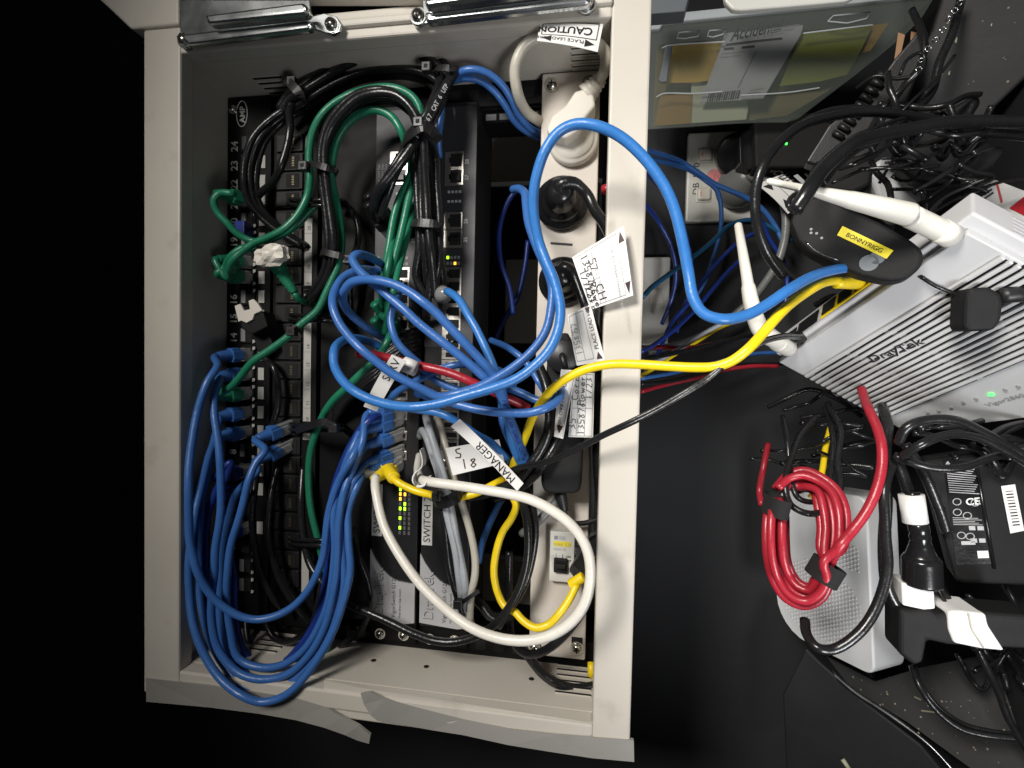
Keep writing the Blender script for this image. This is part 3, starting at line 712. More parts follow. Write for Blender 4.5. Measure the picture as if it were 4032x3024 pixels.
lead('network_cable', 'green lead in a tight curl beside the 18, under the crumpled white blob', 'green', 5.8,
     [(492, 600, 26), (489, 575), (502, 552, 34), (530, 535), (556, 545, 30), (588, 556, 36)], a=(port1(18) + V(0, -4, 0), L1), group=GG)
t = thing('network_cable', 'loose green lead end with ribbed boot hanging below the crumpled white blob', 'cable', D(615, 600, 40), GG)
e0 = D(592, 562, 40); e1 = D(636, 632, 34); k = 19
b = MB(); b.tube([e0 + (e1 - e0) * i / (k - 1) for i in range(k)], [7.2 - 3.6 * i / (k - 1) - (.8 if i % 2 and i > 5 else 0) for i in range(k)], 'pvc_green', 14); b.build('boot', t)
b = MB(); b.tube(smoothpath([e1] + px([(645, 645, 30), (662, 653), (684, 656, 12)])), 2.8, 'pvc_green', 12); b.build('jacket', t)
lead('network_cable', 'green lead running down past the ring beside the blue bundle to the cabinet bottom', 'green', 6,
     [(845, 700, 30), (838, 735, 44), (812, 775), (775, 812, 46), (745, 840), (721, 863, 42), (699, 895), (682, 937, 34), (671, 986), (667, 1046, 26), (673, 1110), (686, 1165, 22), (701, 1219), (713, 1262, 16), (716, 1320), (712, 1380, 12), (700, 1430), (684, 1465, 14)], group=GG)
for k, (dx, y, lab) in enumerate([(0, 640, 'upper short green boot on the first switch beside the blue loops'), (2, 690, 'middle short green boot on the first switch beside the blue loops'), (1, 722, 'lower short green boot on the first switch beside the blue loops')]):
    t = thing('network_cable', lab, 'cable', D(832 + dx, y, 20), 'green plugs in the first switch')
    plug(t, sport(y + 28) + V(-2, 0, 0), V(-.3, .75, 1), 'pvc_green', True, 36)
    b = MB(); q = [D(826 + dx * 5, y, 40), D(838 + dx * 6, y - 60, 46), D(850 + dx * 8, y - 130, 36), D(866 + dx * 9, y - 200, 26), D(884 + dx * 6, y - 250, 14)]
    b.tube(smoothpath(q), 2.8, 'pvc_green', 12); b.build('jacket', t)

# ---- black leads at the far end
GK = 'black leads tied in the far bundle'
def offs(pts, dx, dy, dz): return [tuple([p[0] + dx, p[1] + dy] + ([p[2] + dz] if len(p) > 2 else [])) for p in pts]
top = [(600, 235, 20), (622, 205), (648, 190, 24), (690, 160), (735, 132, 26), (790, 108), (850, 100, 26), (905, 104), (945, 122, 26), (968, 152), (968, 190, 28), (955, 222), (935, 262, 34), (905, 305), (880, 340, 34)]
tn = ['outermost', 'second', 'third', 'fourth', 'innermost']
for i in range(5):
    lead('network_cable', 'black lead of the tied arch under the near frame edge, %s of five' % tn[i], 'black', 6,
         [((x - 780) * (1 - .035 * i) + 780, (y - 330) * (1 - .055 * i) + 330) + tuple([r + (i % 2) * 6 - i] for r in q)[:1] if 0 else ((x - 780) * (1 - .03 * i) + 780, (y - 330) * (1 - .07 * i) + 330, q[0] + (i % 2) * 7 - 3 * i) if q else ((x - 780) * (1 - .03 * i) + 780, (y - 330) * (1 - .07 * i) + 330) for x, y, *q in top], group='black leads arching at the top')
lead('network_cable', 'thick black lead with white printed lettering crossing the black bundle at its tie', 'black', 7.4,
     [(985, 150, 36), (968, 178), (950, 212, 46), (932, 245), (912, 280, 54), (893, 315), (868, 348, 56), (845, 378), (825, 402, 52), (812, 425), (808, 448, 40), (815, 470, 24), (828, 480, 8)])
lead('network_cable', 'black lead just beside the one with printed lettering', 'black', 6.2,
     [(955, 160, 30), (945, 195), (925, 240, 46), (905, 275), (885, 312, 48), (860, 350), (845, 380, 46), (832, 415), (826, 455, 30), (834, 485, 8)])
arch = [(655, 655, 10), (682, 622, 26), (702, 580), (710, 530, 36), (706, 475), (700, 425, 40), (694, 375), (692, 325, 46), (703, 278), (728, 240, 52), (765, 208), (810, 196, 56), (850, 201), (880, 226, 54), (898, 262), (906, 300, 50), (908, 360), (910, 420, 40), (912, 480), (918, 540, 36), (922, 590), (924, 640, 20)]
for i, (dx, dy, dz, lab) in enumerate([(0, 0, 0, 'glossy black lead on the outside of the arch beside the green one'), (16, 10, -6, 'second black lead of the arch beside the green one'), (24, 22, -14, 'black lead in the shade on the inside of the arch'), (10, 4, 8, 'black lead lying highest on the arch, with the long highlight')]):
    q = [((x + dx * (1 if k < 12 else .2 + .9 * (k - 11) / 6 if k < 17 else 1.3)), y + dy * (1 if 5 < k < 14 else .2), *([z[0] + dz] if z else [])) for k, (x, y, *z) in enumerate(arch)]
    if i == 2: q = q[5:]
    lead('network_cable', lab, 'black', 6.2, q, group='black leads of the main arch')
for i, (x0, x1, lab) in enumerate([(897, 905, 'black lead of the straight bundle over the switches, on the green side'), (925, 938, 'black lead of the straight bundle over the switches, middle'), (938, 948, 'black lead of the straight bundle over the switches, on the socket side')]):
    lead('network_cable', lab, 'black', 6.2, [(905, 285, 46), (x0, 330, 44), (x1 - 4, 400, 40), (x1, 470), (x1 + 1, 540, 36), (x1 - 6, 600), (924, 650, 26), (920, 700, 6)], group='straight black leads over the switches')
for i, (y, lab) in enumerate([(462, 'upper black ribbed boot on the first switch'), (480, 'lower black ribbed boot on the first switch')]):
    t = thing('network_cable', lab, 'cable', D(818, y, 20), 'black plugs in the first switch')
    plug(t, sport(y + 26) + V(-8, 0, 0), V(-.35, .6, 1), 'rubber', True, 34)
    b = MB(); b.tube(smoothpath([D(808 + 14 * i, y - 10, 36), D(826 + 12 * i, y - 60, 46), D(862, y - 120, 50), D(895, y - 170, 44)]), 2.9, 'pvc_black', 12); b.build('jacket', t)
lp = [(655, 225, 10), (615, 238, 24), (575, 265), (545, 300, 30), (530, 345), (527, 390, 26), (536, 432), (560, 466, 16), (600, 500), (650, 530, 4)]
for i, lab in enumerate(['outer', 'second', 'inner']):
    lead('network_cable', 'dark black lead bending round beside the 24 and 23, %s of three' % lab, 'black', 5.8, [(x + 13 * i, y + 4 * i, *([z[0] - 4 * i] if z else [])) for x, y, *z in lp], group='black leads beside the number 24')
lead('network_cable', 'single black lead with a bright highlight in the middle of the dark loops', 'black', 6.2, [(640, 215, 16), (626, 240, 28), (625, 280, 34), (618, 320), (606, 360, 34), (590, 392), (570, 412, 20), (545, 440, 6)])
for i, (pts, lab) in enumerate([([(722, 438, 6), (760, 455, 14), (775, 500, 16), (765, 560), (755, 620, 10), (760, 690, 0)], 'dark lead on the cable manager beside the main arch'),
                                ([(571, 775, 2), (590, 790, 12), (600, 830), (600, 880), (588, 920, 10), (580, 960, 2)], 'thin black lead between the two paper label rows'),
                                ([(556, 1000, 6), (548, 1070, 20), (545, 1130), (552, 1190, 22), (565, 1240), (590, 1290, 20), (620, 1325, 8)], 'dark lead on the panel ports beside the 5 and 3'),
                                ([(600, 1010, 4), (585, 1080, 14), (580, 1150), (590, 1215, 16), (610, 1265), (640, 1310, 12), (680, 1350, 4)], 'dark lead across the narrow panel beside the blue leads'),
                                ([(655, 1010, 6), (650, 1080, 16), (655, 1150), (668, 1210, 22), (688, 1245, 26), (716, 1278, 28), (750, 1303, 30), (800, 1326, 34), (850, 1348), (895, 1369, 36), (940, 1384), (985, 1386, 36), (1030, 1373), (1072, 1345, 36), (1104, 1305), (1128, 1250, 34), (1140, 1190), (1138, 1130, 34), (1130, 1080), (1122, 1040, 30)], 'shiny black lead running under the two silver badges and back up to the strip'),
                                ([(760, 1140, 14), (775, 1200, 20), (795, 1255), (800, 1310, 16), (780, 1360, 8), (735, 1395, 4)], 'dull black lead beside the SWITCH 1 badge'),
                                ([(720, 1200, 6), (705, 1290, 10), (690, 1350, 16), (655, 1410), (610, 1440, 20), (560, 1425), (535, 1380, 12), (530, 1330, 4)], 'black lead inside the bottom of the blue loop'),
                                ([(706, 1180, 4), (690, 1290, 14), (672, 1350), (630, 1385, 16), (590, 1375), (570, 1330, 6)], 'innermost black lead at the bottom of the blue loop')]):
    lead('network_cable', lab, 'black', 5.6 if i != 4 else 6.4, pts)
# black knot of leads behind the name tag
for i in range(6):
    lead('network_cable', 'short black lead of the fan squeezed behind the white name tag, strand %s' % ['highest', 'second', 'third', 'fourth', 'fifth', 'lowest'][i], 'black', 6,
         [(905, 712 + 10 * i, 6), (880, 722 + 10 * i, 20), (845, 748 + 9 * i), (805, 778 + 9 * i, 28), (768, 802 + 10 * i, 24), (745, 835 + 8 * i, 12), (725, 880 + 6 * i, 0)], group='fan of black leads behind the name tag')

# ---- yellow
lead('network_cable', 'long yellow lead crossing from the router over the frame and down into the cabinet', 'yellow', 6,
     [(1858, 616, 8), (1825, 607, 36), (1790, 608), (1755, 624, 76), (1715, 650), (1680, 682, 98), (1646, 720), (1612, 755, 104), (1580, 779), (1545, 791), (1500, 793, 96), (1440, 791), (1380, 788, 88), (1320, 788), (1270, 797, 82), (1228, 815), (1195, 838, 76), (1168, 868), (1150, 900, 66), (1138, 935), (1122, 975, 46), (1108, 1010), (1100, 1060, 28), (1115, 1090), (1106, 1118, 24), (1085, 1150), (1070, 1195, 24), (1066, 1235), (1075, 1280, 22), (1090, 1310), (1112, 1322, 30), (1130, 1341), (1158, 1357, 38), (1186, 1350), (1210, 1325, 36), (1232, 1292), (1247, 1262, 26)], n=16)
t = lead('network_cable', 'yellow lead from the first switch into the tie round the grey leads', 'yellow', 6,
     [(846, 1028, 40), (858, 1040, 44), (885, 1054), (915, 1064, 46), (945, 1070), (985, 1074, 42), (1020, 1068), (1045, 1058, 40), (1072, 1044, 34), (1095, 1030, 20)], a=None)
plug(t, sport(1003) + V(0, 0, 0), V(-.35, -.3, 1), 'pvc_yellow', True, 30)
b = MB(); b.cyl(D(838, 1014, 28), D(851, 1033, 43), 5.2, 'pvc_yellow', 16, 1); b.build('sleeve', t)
lead('network_cable', 'yellow lead end poking out beyond the strip at the cabinet bottom', 'yellow', 6, [(1277, 1432, 4), (1277, 1452, 8), (1275, 1472, -10)])
lead('network_cable', 'thin yellow wire from the frame to the black tape by the breaker', 'yellow', 1.4, [(1300, 1200, 8), (1285, 1204, 20), (1268, 1206, 22)], n=8)
b = MB(); c = D(1247, 1253, 24); b.cyl(c + V(-5, -4, 0), c + V(5, 4, 2), 4.2, 'pvc_yellow', 16, 1)
tag(b.build('cable_end'), 'yellow band at the upper end of the bottom yellow curve', 'cable end')

# ---- white, grey
t = lead('network_cable', 'fat white lead making the big open loop over the switches and the breaker', 'white', 6.6,
     [(812, 1030, 54), (811, 1055, 62), (818, 1095), (830, 1135, 74), (850, 1175), (876, 1218, 84), (906, 1258), (940, 1295, 92), (978, 1330), (1020, 1358, 98), (1065, 1376), (1110, 1384, 100), (1155, 1382), (1200, 1368, 102), (1238, 1340), (1264, 1300, 102), (1275, 1255), (1273, 1210, 102), (1258, 1168), (1228, 1130, 102), (1190, 1102), (1145, 1080, 98), (1090, 1066), (1030, 1055, 92), (975, 1046), (932, 1040, 84), (908, 1034, 66), (902, 1015, 40), (905, 985, 16)], n=18)
plug(t, sport(1018) + V(-4, 0, 0), V(-.75, .1, 1), 'pvc_grey', True, 30)
grey = [([(918, 898, 26), (926, 925, 40), (940, 968, 46), (953, 1010), (966, 1056, 46), (975, 1100), (984, 1150, 40), (994, 1200), (1002, 1250, 34), (1005, 1300), (1003, 1345, 20)], 'grey', 'upper light grey lead of the pair leaving the second switch'),
        ([(908, 942, 20), (912, 930, 30), (922, 945, 42), (936, 985), (949, 1025, 48), (958, 1070), (965, 1105, 44), (976, 1155), (986, 1210, 38), (994, 1270), (996, 1330, 24)], 'grey', 'lower light grey lead of the pair leaving the second switch'),
        ([(944, 900, 10), (953, 925, 26), (963, 965, 34), (975, 1010), (987, 1055, 36), (1000, 1100), (1014, 1145, 34), (1024, 1195), (1026, 1240, 32), (1018, 1290), (1016, 1335, 26), (1026, 1362, 10)], 'ivory', 'off-white lead beside the two grey ones, bulging towards the gap')]
for pts, m, lab in grey: lead('network_cable', lab, m, 6, pts, group='grey leads of the second switch' if m == 'grey' else None)
lead('network_cable', 'black lead tied along the grey leads over the second badge', 'black', 5.6, [(950, 1075, 34), (960, 1125, 36), (966, 1180), (973, 1230, 34), (984, 1280), (1000, 1330, 26)])
lead('network_cable', 'stubby grey lead passing behind the fat white loop beside the adapter', 'dullgrey', 7, [(1128, 1152, 10), (1145, 1142, 14), (1172, 1118, 16), (1198, 1090, 14), (1212, 1070, 8)])
for k, (pts, d, lab) in enumerate([([(1160, 780, 26), (1178, 825, 34), (1188, 870, 40), (1187, 920, 44), (1172, 965), (1145, 1005, 44), (1110, 1040, 40), (1060, 1062), (1010, 1074, 30)], 8, 'thick black cord curving past the address tags into the tie'),
                                ([(1215, 930, 34), (1198, 965, 40), (1172, 1005, 42), (1140, 1040), (1110, 1062, 34), (1070, 1076, 20)], 7.6, 'thick dull black cord beside the adapter, into the tie'),
                                ([(1135, 1050, 20), (1150, 1100, 24), (1155, 1160, 26), (1146, 1220), (1128, 1275, 28), (1100, 1320), (1078, 1352, 20)], 6.4, 'matt black cord with faint letters left of the breaker'),
                                ([(1100, 1190, -6), (1098, 1260, -4), (1102, 1330, 4), (1105, 1375, 10), (1122, 1404, 22), (1150, 1414), (1185, 1400, 36), (1225, 1365), (1258, 1318, 40), (1275, 1278, 30), (1296, 1240, 12)], 6.6, 'black cord under the fat white loop, round the strip end'),
                                ([(1128, 1398, 16), (1150, 1430, 20), (1175, 1458), (1205, 1477, 24), (1245, 1487), (1290, 1480, 16)], 7.4, 'black cord leaving the cabinet at the bottom corner slots'),
                                ([(1010, 1285, 8), (1035, 1300, 12), (1060, 1330), (1085, 1335, 6)], 9, 'short dull black cord stub beside the grey leads')]):
    lead('mains_lead', lab, 'black', d, pts, cat='power cord')
t = lead('mains_lead', 'thin twin black cord from the router down across the frame to the tie', 'black', 2.6,
         [(1738, 731, -34), (1722, 730, -14), (1700, 729), (1660, 738, 40), (1620, 757), (1570, 783, 100), (1525, 822), (1480, 852, 100), (1420, 888), (1360, 919, 94), (1300, 946), (1250, 970, 80), (1205, 990), (1165, 1004, 62), (1125, 1012), (1090, 1026, 44)], cat='power cord', n=10)
b = MB(); b.tube([p + V(.6, 2.3, 0) for p in CP[t['label']]], 1.3, 'pvc_black', 10); b.build('second_core', t)
b = MB(); b.tube([D(1708, 727, -14), D(1720, 728, -24), D(1738, 732, -34), D(1748, 738, -40)], [2.4, 5, 5, 3.4], 'rubber', 14); b.build('power_jack', t)
lead('network_cable', 'red lead with the wrapped white name tag, ending under the blue loops', 'red', 6.4,
     [(774, 764, 44), (790, 764, 52), (820, 768), (850, 777, 60), (890, 788), (930, 796, 66), (970, 806), (1010, 821, 66), (1050, 838), (1082, 853, 60), (1112, 866), (1140, 881, 50)], n=16)
# black insulating tape by the breaker
b = MB(); P = [(1296, 1148), (1275, 1160), (1262, 1178), (1240, 1190), (1246, 1206), (1237, 1222), (1230, 1235), (1238, 1245), (1240, 1262), (1262, 1258), (1278, 1252), (1296, 1240)]
bm_ = [D(x, y, 22 + 3 * math.sin(i * 2.1)) for i, (x, y) in enumerate(P)]; b.prism(bm_, (0, 0, -9), 'rubber', .8)
tag(b.build('insulating_tape'), 'ragged lump of black tape over the yellow lead beside the breaker', 'tape')
b = MB(); b.box(-252, -60, YT + 3.2, YT + 4, 0, 1, 'red_plastic') if 0 else None
P = [(952, 82), (1008, 79), (985, 95), (990, 120), (1015, 135), (1000, 142), (966, 128), (948, 105)]
b.prism([D(x, y, -6 - (y - 80) * .5) for x, y in P], (0, 1.5, -1), 'red_plastic'); tag(b.build('red_tab'), 'dim red plastic piece between the black arch and the white cord', 'plastic piece')
b = MB(); b.cyl(D(1312, 402, 0), D(1312, 416, 0), 5, 'pvc_red', 16); tag(b.build('red_stopper'), 'small red stopper half hidden behind the frame beside the glossy plug', 'cap')

# ---- ties
def tie(lab, pts, wd, m='rubber', head=None, z=60):
    P = smoothpath(px(pts, z), 2); b = MB(); vs = []; fs = []
    t = thing('cable_tie', lab, 'cable tie', P[len(P) // 2], 'cable ties')
    mid = sum(P) / len(P)
    for i, p in enumerate(P):
        tg = unit(P[min(i + 1, len(P) - 1)] - P[max(i - 1, 0)]); nrm = OUT - tg * (OUT @ tg); nrm = unit(nrm); sd = unit(np.cross(tg, nrm))
        for u_, v_ in ((-wd / 2, -.6), (wd / 2, -.6), (wd / 2, .6), (-wd / 2, .6)): vs.append(p + sd * u_ + nrm * v_)
        if i:
            for j in range(4): fs.append((4 * i - 4 + j, 4 * i - 4 + (j + 1) % 4, 4 * i + (j + 1) % 4, 4 * i + j))
    fs += [(3, 2, 1, 0), tuple(4 * (len(P) - 1) + j for j in range(4))]
    b.add(vs, fs, m, False); b.build('strap', t)
    if head:
        c = D(head[0], head[1], head[2]); q = MB(); q.box(c[0] - 3.6, c[0] + 3.6, c[1] - 3.6, c[1] + 3.6, c[2] - 3, c[2] + 3, m, .7); q.box(c[0] - 1.4, c[0] + 1.4, c[1] - 1.4, c[1] + 1.4, c[2] + 2.8, c[2] + 3.2, 'hole'); q.build('head', t)
    return t


tie('black cable tie with square head round the green and black arch beside the 23', [(655, 358, 40), (680, 355, 56), (705, 362, 58), (722, 368, 52), (728, 375, 40)], 5, head=(657, 360, 56))
tie('black cable tie with shiny band across the arch beside the folded blue lead', [(693, 548, 30), (700, 544, 46), (718, 549, 48), (738, 553, 46), (748, 556, 34)], 5, head=(752, 561, 42))
tie('black cable tie round the green lead above the 14', [(622, 720, 34), (632, 708, 50), (644, 712, 48), (652, 724, 34)], 5, head=(631, 716, 52))
tie('wide black tie pulling the big black bundle together above the switches', [(866, 318, 40), (876, 300, 56), (895, 282, 66), (913, 272, 68), (932, 282, 62), (948, 305, 50)], 8, head=(905, 266, 66))
tie('short black tie round the arch near the red plastic', [(938, 152, 30), (952, 147, 44), (970, 148, 46), (988, 156, 34)], 5, head=(922, 147, 42))
tie('grey-black tie across the straight black bundle over the switches', [(889, 484, 34), (898, 481, 50), (920, 482, 52), (942, 484, 50), (952, 488, 34)], 6)
tie('black tie round the grey leads where the yellow lead ends', [(936, 1078, 34), (945, 1086, 52), (965, 1084, 58), (985, 1074, 56), (1004, 1062, 40)], 9, head=(944, 1072, 54))
tie('thin black tie end sticking out beside the three grey leads', [(992, 1306, 30), (1010, 1293, 36), (1035, 1276, 34)], 3, head=(990, 1304, 36))
tie('black tie ring by the narrow panel above the 10', [(640, 930, 30), (668, 920, 44), (700, 912, 50), (722, 920, 46)], 6, head=(722, 925, 44))
tie('black tie in the top corner knot beside the arch', [(612, 170, 24), (625, 178, 42), (645, 200, 44), (660, 222, 34)], 7, head=(632, 178, 40))

# ---- labels, tags and loose bits
def sheet(pts, z, thick=.35): return px(pts, z)


def flat(name, lab, cat, corners, m='paper', curl=0, thick=.5, draw=None, group=None, n=30):
    """a small sheet through four corners a (origin), b (right), c, d; draw(frame) adds printing"""
    a, b_, c, d = corners; mb = MB()
    nrm = unit(np.cross(b_ - a, d - a)); nrm = nrm if nrm @ (CAM - a) > 0 else -nrm
    W_ = np.linalg.norm(b_ - a); H_ = np.linalg.norm(d - a)

    def at(u, v, h=0):
        return (a * (1 - u) * (1 - v) + b_ * u * (1 - v) + c * u * v + d * (1 - u) * v) + nrm * (h + curl * math.sin(math.pi * u))
    for k_, h in enumerate((0, -thick)):
        vs = [at(i / n, j / 2, h) for i in range(n + 1) for j in range(3)]
        fs = [(i * 3 + j, i * 3 + 3 + j, i * 3 + 4 + j, i * 3 + 1 + j) for i in range(n) for j in range(2)]
        mb.add(vs, fs, m, True)
    edge = [at(i / n, 0) for i in range(n + 1)] + [at(1, 1)] + [at(i / n, 1) for i in range(n, -1, -1)]
    for i in range(len(edge)): p, q = edge[i], edge[(i + 1) % len(edge)]; mb.quad([p, q, q - nrm * thick, p - nrm * thick], m)
    if draw:
        # printing is laid in (u*W, v*H) millimetres and bent with the sheet
        class Pen:
            w, h = W_, H_
            def line(s, pts, wd=.4, m='print_black'):
                pts = [np.array(p, float) for p in pts]
                for i in range(len(pts) - 1):
                    p, q = pts[i], pts[i + 1]; k = max(1, int(np.linalg.norm(q - p) / 4)); sd = V(-(q - p)[1], (q - p)[0]); sd = sd / (np.linalg.norm(sd) + 1e-9) * wd / 2
                    for j in range(k):
                        e, f = p + (q - p) * j / k, p + (q - p) * (j + 1) / k
                        mb.quad([at((g[0]) / W_, (g[1]) / H_, .25) for g in (e - sd, f - sd, f + sd, e + sd)], m)
            def rect(s, x0, y0, x1, y1, wd=.4, m='print_black'): s.line([(x0, y0), (x1, y0), (x1, y1), (x0, y1), (x0, y0)], wd, m)
            def poly(s, pts, m='print_black'): mb.quad([at(x / W_, y / H_, .28) for x, y in pts], m)
            def text(s, t, x, y, size, m='print_black', ang=0, bold=False, sx=1):
                vs, fs = text_geo(t, bold); ca, sa = math.cos(math.radians(ang)), math.sin(math.radians(ang))
                mb.add([at((x + (p[0] * sx * ca - p[1] * sa) * size) / W_, (y + (p[0] * sx * sa + p[1] * ca) * size) / H_, .3) for p in vs], fs, m)
        draw(Pen())
    return tag(mb.build(name), lab, cat, group)


def scrawl(p, word, x, y, size, ang=0, m='print_black', wd=.55):
    G = {'5': [[(.7, 1), (.15, 1), (.1, .55), (.6, .5), (.6, .1), (.05, .05)]], '7': [[(.05, 1), (.65, .95), (.3, 0)]], '1': [[(.3, 1), (.3, 0)]], '3': [[(.1, .95), (.6, .85), (.3, .5), (.65, .3), (.1, 0)]],
         '8': [[(.5, .9), (.15, .8), (.6, .25), (.3, 0), (.1, .25), (.6, .8), (.45, .95)]], 'C': [[(.65, .9), (.2, .8), (.1, .3), (.4, 0), (.7, .15)]], 'H': [[(.1, 1), (.1, 0)], [(.1, .5), (.7, .55)], [(.7, 1), (.7, 0)]],
         '2': [[(.1, .8), (.4, 1), (.6, .7), (.1, .05), (.7, 0)]], 'P': [[(.15, 0), (.15, 1), (.6, .9), (.6, .6), (.15, .5)]], 'o': [[(.4, .5), (.1, .3), (.3, 0), (.6, .25), (.4, .5)]], 'w': [[(.05, .5), (.2, 0), (.35, .4), (.5, 0), (.7, .5)]],
         'e': [[(.1, .25), (.6, .3), (.4, .5), (.1, .3), (.3, 0), (.6, .1)]], 'r': [[(.15, .5), (.15, 0)], [(.15, .35), (.5, .5)]], 'd': [[(.6, 1), (.6, 0), (.15, .05), (.2, .45), (.6, .4)]], 'S': [[(.65, .95), (.2, .85), (.25, .55), (.6, .4), (.5, .05), (.05, .1)]],
         '6': [[(.6, 1), (.15, .4), (.3, 0), (.6, .25), (.2, .4)]], '/': [[(.1, 0), (.6, 1)]], ' ': [], 'G': [[(.65, .9), (.2, .8), (.1, .3), (.4, 0), (.65, .2), (.65, .45), (.4, .45)]], 'M': [[(.05, 0), (.15, 1), (.4, .4), (.65, 1), (.75, 0)]]}
    ca, sa = math.cos(math.radians(ang)), math.sin(math.radians(ang)); ox = 0
    for ch in word:
        for st in G.get(ch, []): p.line([(x + ((ox + a) * ca - b_ * sa) * size, y + ((ox + a) * sa + b_ * ca) * size) for a, b_ in st], wd, m)
        ox += .82


GT = 'test tags folded round the mains cords'


def draw_a(p):
    w, h = p.w, p.h
    Y = lambda k: h - k
    p.rect(1.6, 1.6, w - 1.6, Y(6.2), .35, 'print_grey')
    for k in (.62, .74, .86): p.line([(1.6, Y(h * k)), (w - 1.6, Y(h * k))], .35, 'print_grey')
    p.line([(w * .55, Y(h * .62)), (w * .55, 1.6)], .35, 'print_grey')
    p.text('FOR ALL MAINTENANCE CONTACT', 6, Y(12), 3.0, 'print_light', sx=1.0)
    p.text('INSPECTION No.', 4, Y(h * .62 - .6) - 2.8, 2.2, 'print_light'); p.text('TESTED BY', w * .6, Y(h * .62 - .6) - 2.8, 2.2, 'print_light')
    scrawl(p, '57', 8, Y(h * .735), 5, wd=.7); scrawl(p, 'CH', w * .64, Y(h * .74), 6.4, wd=.8); scrawl(p, '135876C', 3, Y(h * .855), 4.8, wd=.7); scrawl(p, 'Power', w * .57, Y(h * .855), 5.2, wd=.7); scrawl(p, '1/7/23', 12, Y(h * .97), 4.6, wd=.7); scrawl(p, 'Cord', w * .62, Y(h * .965), 5, wd=.7)
    p.poly([(1.5, Y(3.2)), (8, Y(.8)), (8, Y(5.4))], 'print_maroon'); p.poly([(w - 1.5, Y(3.2)), (w - 8, Y(.8)), (w - 8, Y(5.4))], 'print_maroon')


A = px([(1236, 556, 66), (1276, 669, 66), (1368, 638, 70), (1347, 488, 70)])
flat('test_tag', 'largest white tag with handwriting, resting on the cabinet frame', 'tag', A, curl=2.5, draw=draw_a, group=GT)


def draw_b(p):
    w, h = p.w, p.h
    p.rect(3, 7.4, w - 2, h - 1, .35, 'print_grey'); p.line([(3, h * .66), (w - 2, h * .66)], .35, 'print_grey')
    p.text('PLACE LEAD HERE', 9, 2.2, 4.2, 'print_black', sx=1.0)
    p.poly([(2, 1.2), (7.4, 3.4), (2, 5.6)], 'print_maroon'); p.poly([(w - 1.2, 1.2), (w - 5.4, 3.4), (w - 1.2, 5.6)], 'print_maroon')
    scrawl(p, '13587', 8, h * .70, 4.6, 0, 'print_grey'); scrawl(p, '57', w * .62, h * .70, 4.6, 0, 'print_grey')


A = px([(1308, 779, 60), (1276, 657, 60), (1226, 680, 56), (1246, 790, 56)])
flat('test_tag', 'white tag reading PLACE LEAD HERE just above the yellow lead', 'tag', A, curl=1.5, draw=draw_b, group=GT)


def draw_c(p):
    w, h = p.w, p.h
    p.rect(1, 1, w - 1, h - 1, .35, 'print_grey')
    for v in (.36, .70): p.line([(1, h * v), (w - 1, h * v)], .35, 'print_grey')
    p.line([(w * .46, 1), (w * .46, h - 1)], .35, 'print_grey')
    p.text('INSPECTION No.', 2.5, h * .90, 2.1, 'print_light'); p.text('EQPT / ID No.', 2.5, h * .62, 2.1, 'print_light'); p.text('PLUG TYPE', w * .5, h * .62, 2.1, 'print_light')
    scrawl(p, '35', 6, h * .74, 5.4); scrawl(p, '135876C', 2, h * .38, 5); scrawl(p, 'Power', w * .5, h * .42, 5.6); scrawl(p, 'Cord', w * .58, h * .70, 5.6); scrawl(p, '1/23', w * .6, h * .1, 5)


A = px([(1281, 945, 44), (1284, 806, 50), (1238, 806, 50), (1228, 944, 46)])
flat('test_tag', 'handwritten white grid tag below the yellow lead', 'tag', A, curl=.6, draw=draw_c, group=GT)


def draw_d(p):
    w, h = p.w, p.h
    p.line([(1, 7), (w - 1, 7)], .35, 'print_grey'); p.line([(1, h - 1.2), (w - 1, h - 1.2)], .35, 'print_grey')
    p.text('PLACE LEAD HERE', 8, 1.8, 4.3, 'print_black')
    p.poly([(w - 1, 1), (w - 1, 5.4), (w - 6.5, 3.2)], 'print_maroon'); p.poly([(1.2, 1), (1.2, 5.4), (6, 3.2)], 'print_maroon')


A = px([(1212, 798, 56), (1197, 943, 52), (1216, 948, 56), (1247, 800, 62)])
flat('test_tag', 'narrow white tag reading PLACE LEAD HERE below the ferrite plug', 'tag', [A[0], A[1], A[2], A[3]], curl=1.2, draw=lambda p: (p.text('PLACE LEAD HERE', 9, p.h * .32, 4.3, 'print_black'), p.poly([(p.w - 9, p.h * .2), (p.w - 9, p.h * .85), (p.w - 3, p.h * .5)], 'print_maroon'), p.poly([(7, p.h * .2), (7, p.h * .85), (2, p.h * .5)], 'print_maroon'), p.line([(1, p.h - 1), (p.w - 1, p.h - 1)], .4, 'print_grey')), group=GT)


def draw_e(p):
    w, h = p.w, p.h
    p.rect(2.5, 0.6, w - 2.5, h - 8.5, .6, 'print_black'); p.text('CAUTION', 6, h - 17.5, 9, 'print_black', bold=True, sx=.95)
    p.text('PLACE LEAD HERE', w * .24, h - 6.4, 4.2, 'print_black')
    p.poly([(3, h - 4.5), (10, h - 1.4), (10, h - 7.6)], 'print_black'); p.poly([(w - 3, h - 4.5), (w - 10, h - 1.4), (w - 10, h - 7.6)], 'print_black')


A = px([(1303, 52, 58), (1166, 52, 58), (1160, 88, 62), (1291, 112, 62)])
flat('test_tag', 'upside down CAUTION tag on the white cord at the frame corner', 'tag', A, curl=1, draw=draw_e, group=GT)

